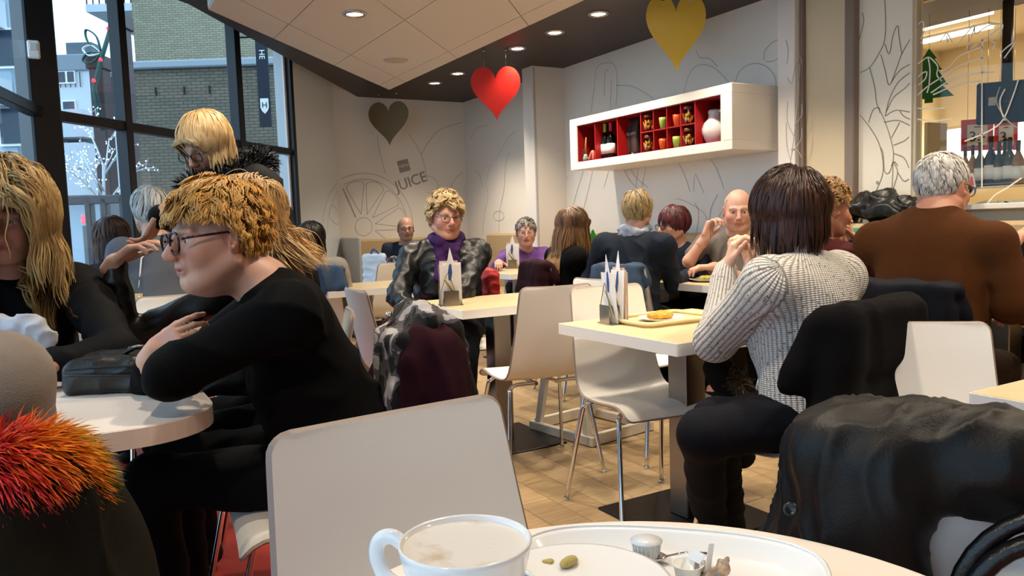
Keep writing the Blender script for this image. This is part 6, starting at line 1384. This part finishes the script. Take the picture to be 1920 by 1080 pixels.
menu_holder(845, 572, rotz_of(-12), 'menu holder with starred cards on the table of the purple scarf', 1.08); menu_holder(1152, 606, rotz_of(68), 'wire menu holder seen edge-on beside the food tray', 1.05); menu_holder(961, 503, rotz_of(0), 'menu holder on the table of the purple cardigan wearer', 1.1)
# food tray
p = atz(1238, 604, .7502); e = empty('food_tray', (p[0] + .01, p[1], .7502), 0, 'cream serving tray with a toasted snack on the sweater table', 'tray')
P = rrect(-.16, .2, -.11, .15, .03, 5); P2 = rrect(-.15, .19, -.1, .14, .025, 5); M_TRAY = mat('cream_tray', 'd9c795', .4)
MB().prism(P2, .001, .005).build('tray_base', M_TRAY, e); MB().tube([(x_, y_, .014) for x_, y_ in P], .008, 6, closed=True).build('tray_rim', M_TRAY, e)
pp = empty('dinner_plate', (p[0] + .01, p[1] + .01, .7556), 0, 'white plate under the toasted snack', 'plate'); MB().lathe([(.05, 0), (.06, .002), (.085, .012), (.087, .014), (.08, .012), (.055, .005), (.001, .005)], 32).build('plate_body', M_WHITEP, pp); MB().lathe([(.045, -.0004), (.05, .0), (.045, .002)], 24).build('foot_ring', M_WHITEP, pp)
S = SDF(.004); S.ell((0, 0, .018), (.062, .03, .014), k=.01); S.ell((.02, .01, .022), (.03, .025, .012), k=.01); S.ell((-.03, -.004, .02), (.025, .02, .012), k=.01); V, Q = S.mesh(); t_ = empty('toasted_snack', (p[0] + .01, p[1] + .01, .756), 0, 'golden toasted snack on the plate', 'food'); mk('crust', wrinkle(V, Q, 2, .002, 120), Q, mat('toast', 'c28a2c', .6, noise=.4, nscale=60), t_, True)
MB().box((.035, .0, .03), (.035, .03, .003), .001, rotm('X', 15)).build('garnish', mat('lettuce', '93a83a', .6), t_)
# crockery on the near round table
M_CHINA = mat('white_china', 'e6e8ea', .12, coat=.3); zt = .7502
tp = np.array([.47, .575, zt]); e = empty('serving_tray', tp, rotz_of(90), 'white oval serving tray under the crockery', 'tray')
def oval(a, b, n=48, p=2.6): return [(a * math.copysign(abs(math.cos(t)) ** (2 / p), math.cos(t)), b * math.copysign(abs(math.sin(t)) ** (2 / p), math.sin(t))) for t in np.linspace(0, 2 * math.pi, n, endpoint=False)]
def oval_dish(a, b, prof, name, m, par):
    V = []; n = 56
    for f, z in prof: V += [(x_ * 1, y_ * 1, z) for x_, y_ in oval(max(a + f, .001), max(b + f, .001), n)]
    Fc = [(i * n + q, i * n + (q + 1) % n, (i + 1) * n + (q + 1) % n, (i + 1) * n + q) for i in range(len(prof) - 1) for q in range(n)]; Fc += [tuple((len(prof) - 1) * n + q for q in range(n)), tuple(range(n))[::-1]]
    return mk(name, np.array(V), Fc, m, par, True)
ctr = atz(1250, 1085, zt + .004); e.location = (ctr[0], ctr[1], zt); e.rotation_euler = (0, 0, math.atan2(R0[1], R0[0]) - .25)
oval_dish(.165, .088, [(-.03, 0), (-.012, .004), (0, .022), (.004, .025), (.002, .026), (-.006, .022), (-.02, .007), (-.035, .005)], 'tray_body', M_CHINA, e)
MB().tube([(x_, y_, .0255) for x_, y_ in oval(.167, .09, 56)], .002, 6, closed=True).build('tray_rim', M_CHINA, e)
pl_ = atz(1085, 1085, zt + .028); ps = empty('side_plate', (pl_[0], pl_[1], zt + .0065), 0, 'white plate with pastry crumbs beside the cup', 'plate')
MB().lathe([(.05, 0), (.055, .002), (.095, .016), (.098, .018), (.094, .018), (.06, .006), (.001, .006)], 48).build('plate_body', M_CHINA, ps); MB().lathe([(.05, .0), (.052, .001), (.048, .002)], 24).build('foot_ring', M_CHINA, ps)
M_CRUMB = mat('pastry_crumb', 'b7a86a', .8, bump=.003, bscale=300)
for px, py, sz, lab in [(1063, 1056, .011, 'largest pastry crumb lying on the plate'), (1027, 1054, .007, 'flat brown pastry crumb on the plate'), (1041, 1044, .003, 'tiniest pastry crumb on the plate')]:
    p = atz(px, py, zt + .016); S = SDF(sz * .18)
    rr = np.random.RandomState(px)
    for k in range(7): S.ell(rr.uniform(-.5, .5, 3) * sz * np.array([1.2, 1, .3]), np.array([.6, .5, .35]) * sz, k=sz * .3)
    V, Q = S.mesh(); V[:, 2] -= V[:, 2].min(); tag(mk('pastry_crumb', V, Q, M_CRUMB, None, True, loc=(p[0], p[1], zt + .0125)), lab, 'crumb')
# cup
cp = atd(872, 1012, .70); e = empty('coffee_cup', (cp[0], cp[1], cp[2] - .078), 0, 'large empty white coffee cup with coffee stains', 'cup')
def cup_mat():
    m = bpy.data.materials.new('stained_china'); m.use_nodes = True; N, L_ = m.node_tree.nodes, m.node_tree.links; b = N['Principled BSDF']; b.inputs['Roughness'].default_value = .15
    tc = N.new('ShaderNodeTexCoord'); nz = N.new('ShaderNodeTexNoise'); nz.inputs['Scale'].default_value = 22; nz.inputs['Detail'].default_value = 5; L_.new(tc.outputs['Object'], nz.inputs['Vector'])
    r = N.new('ShaderNodeValToRGB'); r.color_ramp.elements[0].position = .5; r.color_ramp.elements[1].position = .75; r.color_ramp.elements[0].color = (*lin('e4e0da'), 1); r.color_ramp.elements[1].color = (*lin('b89a72'), 1); L_.new(nz.outputs[0], r.inputs[0]); L_.new(r.outputs[0], b.inputs['Base Color']); return m
R1 = .0625
MB().lathe([(.036, 0), (.04, .004), (.048, .02), (R1 - .006, .05), (R1 - .001, .072), (R1, .0775), (R1 - .0015, .079), (R1 - .0035, .0775), (R1 - .0045, .072)], 64).build('cup_body', M_CHINA, e).data.polygons
MB().lathe([(R1 - .0045, .0735), (R1 - .0095, .05), (.044, .02), (.036, .008), (.001, .006)], 64).build('cup_inside', cup_mat(), e)
hdv = nrm(-R0 * .95 + F0 * .3); hp = lambda a, z: hdv * a + UP * z
MB().tube(smooth_path([hp(R1 - .006, .062), hp(R1 + .012, .074), hp(R1 + .027, .068), hp(R1 + .03, .05), hp(R1 + .018, .03), hp(R1 - .011, .022)], 8), .0062, 12, flat=1.25).build('handle', M_CHINA, e)
sp_ = empty('saucer', (cp[0], cp[1], cp[2] - .0975), 0, 'white saucer under the empty coffee cup', 'saucer'); MB().lathe([(.04, 0), (.045, .001), (.075, .012), (.078, .0145), (.073, .0145), (.045, .0185), (.001, .0185)], 48).build('saucer_body', M_CHINA, sp_); MB().lathe([(.038, -.0003), (.041, 0), (.038, .002)], 24).build('foot_ring', M_CHINA, sp_)
# small things on the tray
p = atz(1212, 1030, zt + .02); e = empty('milk_cup', (p[0], p[1], zt + .006), 0, 'small ribbed white creamer cup on the tray', 'creamer')
MB().lathe([(.013, 0), (.0165, .024), (.018, .0245)], 28).build('cup_body', M_WHITEP, e); m_ = MB()
for k in range(22): a = 2 * math.pi * k / 22; m_.tube([(.0135 * math.cos(a), .0135 * math.sin(a), .001), (.0168 * math.cos(a), .0168 * math.sin(a), .023)], .0007, 4)
m_.build('ribs', M_WHITEP, e); MB().lathe([(.0185, .0243), (.0187, .025), (.001, .0256)], 28).build('foil_lid', mat('foil_white', 'd9dde0', .3), e)
p = atz(1290, 1070, zt + .02); e = empty('milk_cup', (p[0], p[1], zt + .006), 0, 'opened creamer cup with torn wrapper on the tray', 'creamer'); MB().lathe([(.012, 0), (.016, .022), (.0178, .0225), (.015, .0215), (.011, .004), (.001, .003)], 28).build('cup_body', M_WHITEP, e)
MB().box((.012, 0, .027), (.012, .02, .0005), 0, rotm('Y', -40)).build('foil_lid', mat('foil_white'), e)
S = SDF(.003); p = atz(1330, 1072, zt + .02) 
for k in range(7): a = np.array([.006 * math.sin(k * 1.7), .005 * k - .015, .012 + .004 * math.cos(k)]); S.cap(a, a + np.array([.016, .004, .012 * math.sin(k)]), .006, .004, k=.005)
V, Q = S.mesh(); e = empty('crumpled_wrapper', (p[0], p[1], zt + .006), 0, 'crumpled brown and white sweet wrapper on the tray', 'wrapper'); mk('wrapper_body', wrinkle(V, Q, 6, .002, 200), Q, mat('wrapper_print', 'a8927c', .4, noise=.5, nscale=60), e, True)
MB().box((0, .0, .028), (.008, .0008, .034), 0, rotm('Y', 12)).build('paper_strip', M_CARD, e)
a = atz(1195, 1040, zt + .012); b = atz(1300, 1046, zt + .014); e = empty('teaspoon', (a[0], a[1], zt + .0062), 0, 'steel teaspoon lying on the tray', 'spoon'); d = (b - a); d[2] = 0
S = SDF(.002); S.ell(d * .25 + UP * .006, np.array([.019, .012, .005]), np.stack([nrm(d), nrm(np.cross(UP, d)), UP], 1), k=.004); S.ell(d * .25 + UP * .012, np.array([.017, .010, .006]), np.stack([nrm(d), nrm(np.cross(UP, d)), UP], 1), k=.002, op='s'); V, Q = S.mesh(); mk('bowl', V, Q, M_CHROME, e, True)
MB().tube([d * .5 + UP * .007, d * .9 + UP * .014, d * 1.25 + UP * .014], [.0025, .002, .0035], 8, flat=.5).build('handle', M_CHROME, e)
# drink with a straw on the table behind
p = atd(255, 530, 3.55); e = empty('drinking_glass', (p[0], p[1], .7502), 0, 'tall drinking glass with straw behind the raised arm', 'glass'); h_ = max(p[2] - .7502 + .04, .12)
MB().lathe([(.026, 0), (.028, .004), (.034, h_), (.032, h_), (.025, .008), (.001, .007)], 20).build('glass_body', M_GLASS2, e); MB().lathe([(.024, .008), (.03, h_ * .6), (.001, h_ * .6)], 20).build('drink', mat('pale_drink', 'b9a98a', .1), e); MB().tube([(-.01, 0, .01), (.03, 0, h_ + .07), (.045, 0, h_ + .09)], .004, 8).build('straw', M_WHITEP, e)
# red umbrella and bag of the purple-scarf woman
a = atd(727, 582, 4.1); b = atd(745, 660, 4.05); e = empty('walking_umbrella', b, 0, 'dark red umbrella with chrome-tipped handle beside puffer jacket', 'umbrella')
MB().tube([b * 0, (a - b) * .85], .016, 10).build('handle', mat('red_lacquer', '5e1410', .3), e); MB().lathe([(.016, 0), (.018, .006), (.016, .022), (.008, .026)], 14, (a - b) * .86).build('handle_tip', M_CHROME, e)
c = atd(790, 612, 3.95); MB().tube([b * 0, (c - b) * .6, c - b], [.016, .03, .012], 10).build('folded_canopy', mat('red_canvas', 'a0161c', .6), e); MB().tube([b * 0, np.array([0, 0, -b[2] + .002])], .006, 8).build('shaft', M_BLACKM, e)
S = SDF(.01); c = atd(912, 540, 4.75); S.box(c, (.05, .1, .12), .04, k=.02); V, Q = S.mesh(); e = empty('red_bag', c, 0, 'red cloth bag hanging behind the puffer jacket', 'bag'); mk('bag_body', wrinkle(V, Q, 3, .008, 40) - c, Q, mat('red_canvas'), e, True); MB().tube(smooth_path([(-.03, -.03, .11), (0, 0, .2), (.03, .03, .11)], 6), .008, 6).build('handle', mat('red_canvas'), e)
# white wooden high chair frame on the floor behind the chairs
M_HC = mat('white_painted_wood', 'd6d0c4', .5); p = np.array([2.42, 3.42, 0]); e = empty('high_chair', p, .15, 'white wooden children\'s high chair standing behind the café chairs', 'high chair')
for sx in (-1, 1):
    MB().box((sx * .22, 0, .03), (.03, .5, .05), .004).build('runner', M_HC, e)
    for sy_ in (-1, 1): MB().box((sx * .19, sy_ * .15, .31), (.03, .045, .58), .004, rotm('X', sy_ * 9) @ rotm('Y', -sx * 4)).build('leg', M_HC, e)
for sy_ in (-1, 1): MB().box((0, sy_ * .23, .035), (.41, .025, .06), .004).build('cross_bar', M_HC, e)
MB().box((0, .02, .595), (.3, .3, .02), .004).build('seat', M_HC, e); MB().box((0, .16, .68), (.3, .02, .16), .004).build('backrest', M_HC, e)
# white chair behind the tray, card with tree, small green box, food plate of the bald man
chair(2.42, 3.0, 0, 'white plywood chair behind the food tray, beside the high chair', rz=-PI / 2 + .2)
p = atz(1116, 476, .7502); c = atd(1112, 462, 5.6); e = empty('festive_menu_stand', (c[0], c[1], .7502), rotz_of(175), 'red and white festive menu stand with green tree on the group table', 'menu stand')
hh = c[2] - .7502 + .05
MB().box((0, 0, hh / 2), (.17, .006, hh), .001).build('card', mat('festive_card', 'e0cdbd', .6), e); MB().box((0, .004, hh - .03), (.17, .002, .05)).build('red_band', M_REDP, e); ft = fir(e, .11, M_GREEN, .003); ft.location = (.0, .006, hh + .02)
for k in range(4): MB().box((-.05 + .034 * k, .005, hh * .55), (.02, .002, .05)).build('print', M_REDP if k % 2 else M_BLACKPL, e)
MB().box((0, .0, .004), (.18, .06, .008)).build('foot', M_REDP, e)
c = atX(1630, 452, 3.95); e = empty('green_box', (c[0] + .02, c[1], 1.0), 0, 'mint green box propped on the bench behind maroon sweater', 'box'); 
MB().box((0, 0, 0), (.06, .16, .2), .006).build('box_body', mat('mint_card', '4f9a78', .5), e); MB().box((-.032, 0, -.02), (.004, .09, .05)).build('label', M_BLACKPL, e); e.location = (3.94, c[1], c[2] - .02); MB().box((0, 0, -.25), (.05, .14, .3)).build('lower_box', mat('mint_card'), e)
p = atz(1345, 520, .7502); e = empty('dinner_plate', (3.42, 3.55, .7502), 0, 'plate of food before the grey polo shirt', 'plate'); MB().lathe([(.06, 0), (.07, .002), (.11, .016), (.112, .018), (.1, .015), (.065, .005), (.001, .005)], 32).build('plate_body', M_WHITEP, e)
S = SDF(.006); rr = np.random.RandomState(2)
for k in range(12): S.ell((rr.uniform(-.05, .05), rr.uniform(-.05, .05), .015 + rr.rand() * .02), np.array([.02, .016, .012]), k=.01)
V, Q = S.mesh(); mk('food', V, Q, mat('salad', '9a8a34', .6, noise=.5, nscale=50), e, True)
# fur-trimmed dark coat on the lap side of the knitted sweater
S = SDF(.009); a = atd(1350, 695, 2.75); b = atd(1395, 760, 2.75); S.cap(a, b, .05, .06, k=.04); S.cap(b, atd(1390, 850, 2.8), .06, .05, k=.04); V, Q = S.mesh(); o = np.array([a[0], a[1], 0]); e = empty('fur_trimmed_coat', o, 0, 'dark coat with brown fur trim under the sweater table', 'coat'); mk('cloth_body', wrinkle(V, Q, 41, .008, 30) - o, Q, M_COAT, e, True)
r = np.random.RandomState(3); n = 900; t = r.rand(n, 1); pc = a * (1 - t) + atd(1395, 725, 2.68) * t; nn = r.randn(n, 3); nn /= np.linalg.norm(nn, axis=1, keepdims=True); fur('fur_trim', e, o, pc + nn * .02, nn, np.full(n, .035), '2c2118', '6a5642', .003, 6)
# bags on the far bench
c = atd(702, 500, 6.2); e = empty('blue_shopping_bag', (c[0], c[1], 0), rotz_of(0), 'white and blue shopping bag on a chair near the far bench', 'bag'); S = SDF(.01); S.box((0, 0, c[2] - .05), (.09, .05, .15), .02, k=.02); V, Q = S.mesh(); mk('bag_body', wrinkle(V, Q, 5, .006, 40), Q, mat('pale_blue_bag', 'b9cbe0', .5), e, True)
MB().tube(smooth_path([(-.03, 0, c[2] + .09), (0, .0, c[2] + .14), (.05, 0, c[2] + .09)], 6), .008, 6).build('handle', M_BLUE, e)
chair(c[0], c[1], 0, 'chair under the blue shopping bag by the far bench', rz=.3)
S = SDF(.01); c = atd(738, 500, 6.4); S.cap(c - UP * .1, c + UP * .02, .08, .06, k=.04); S.cap(c - UP * .1, c - UP * .3, .08, .1, k=.04); V, Q = S.mesh(); o = np.array([c[0], c[1], 0]); e = empty('fur_coat', o, 0, 'grey mottled fur coat over a chair near the far bench', 'coat'); mk('cloth_body', wrinkle(V, Q, 7, .008, 50) - o, Q, mottle('grey_fur', '101012', '3c3c40', '8a8a90', 40), e, True)
chair(c[0] + .02, c[1] + .28, 0, 'chair under the mottled fur coat by the far bench', rz=0)
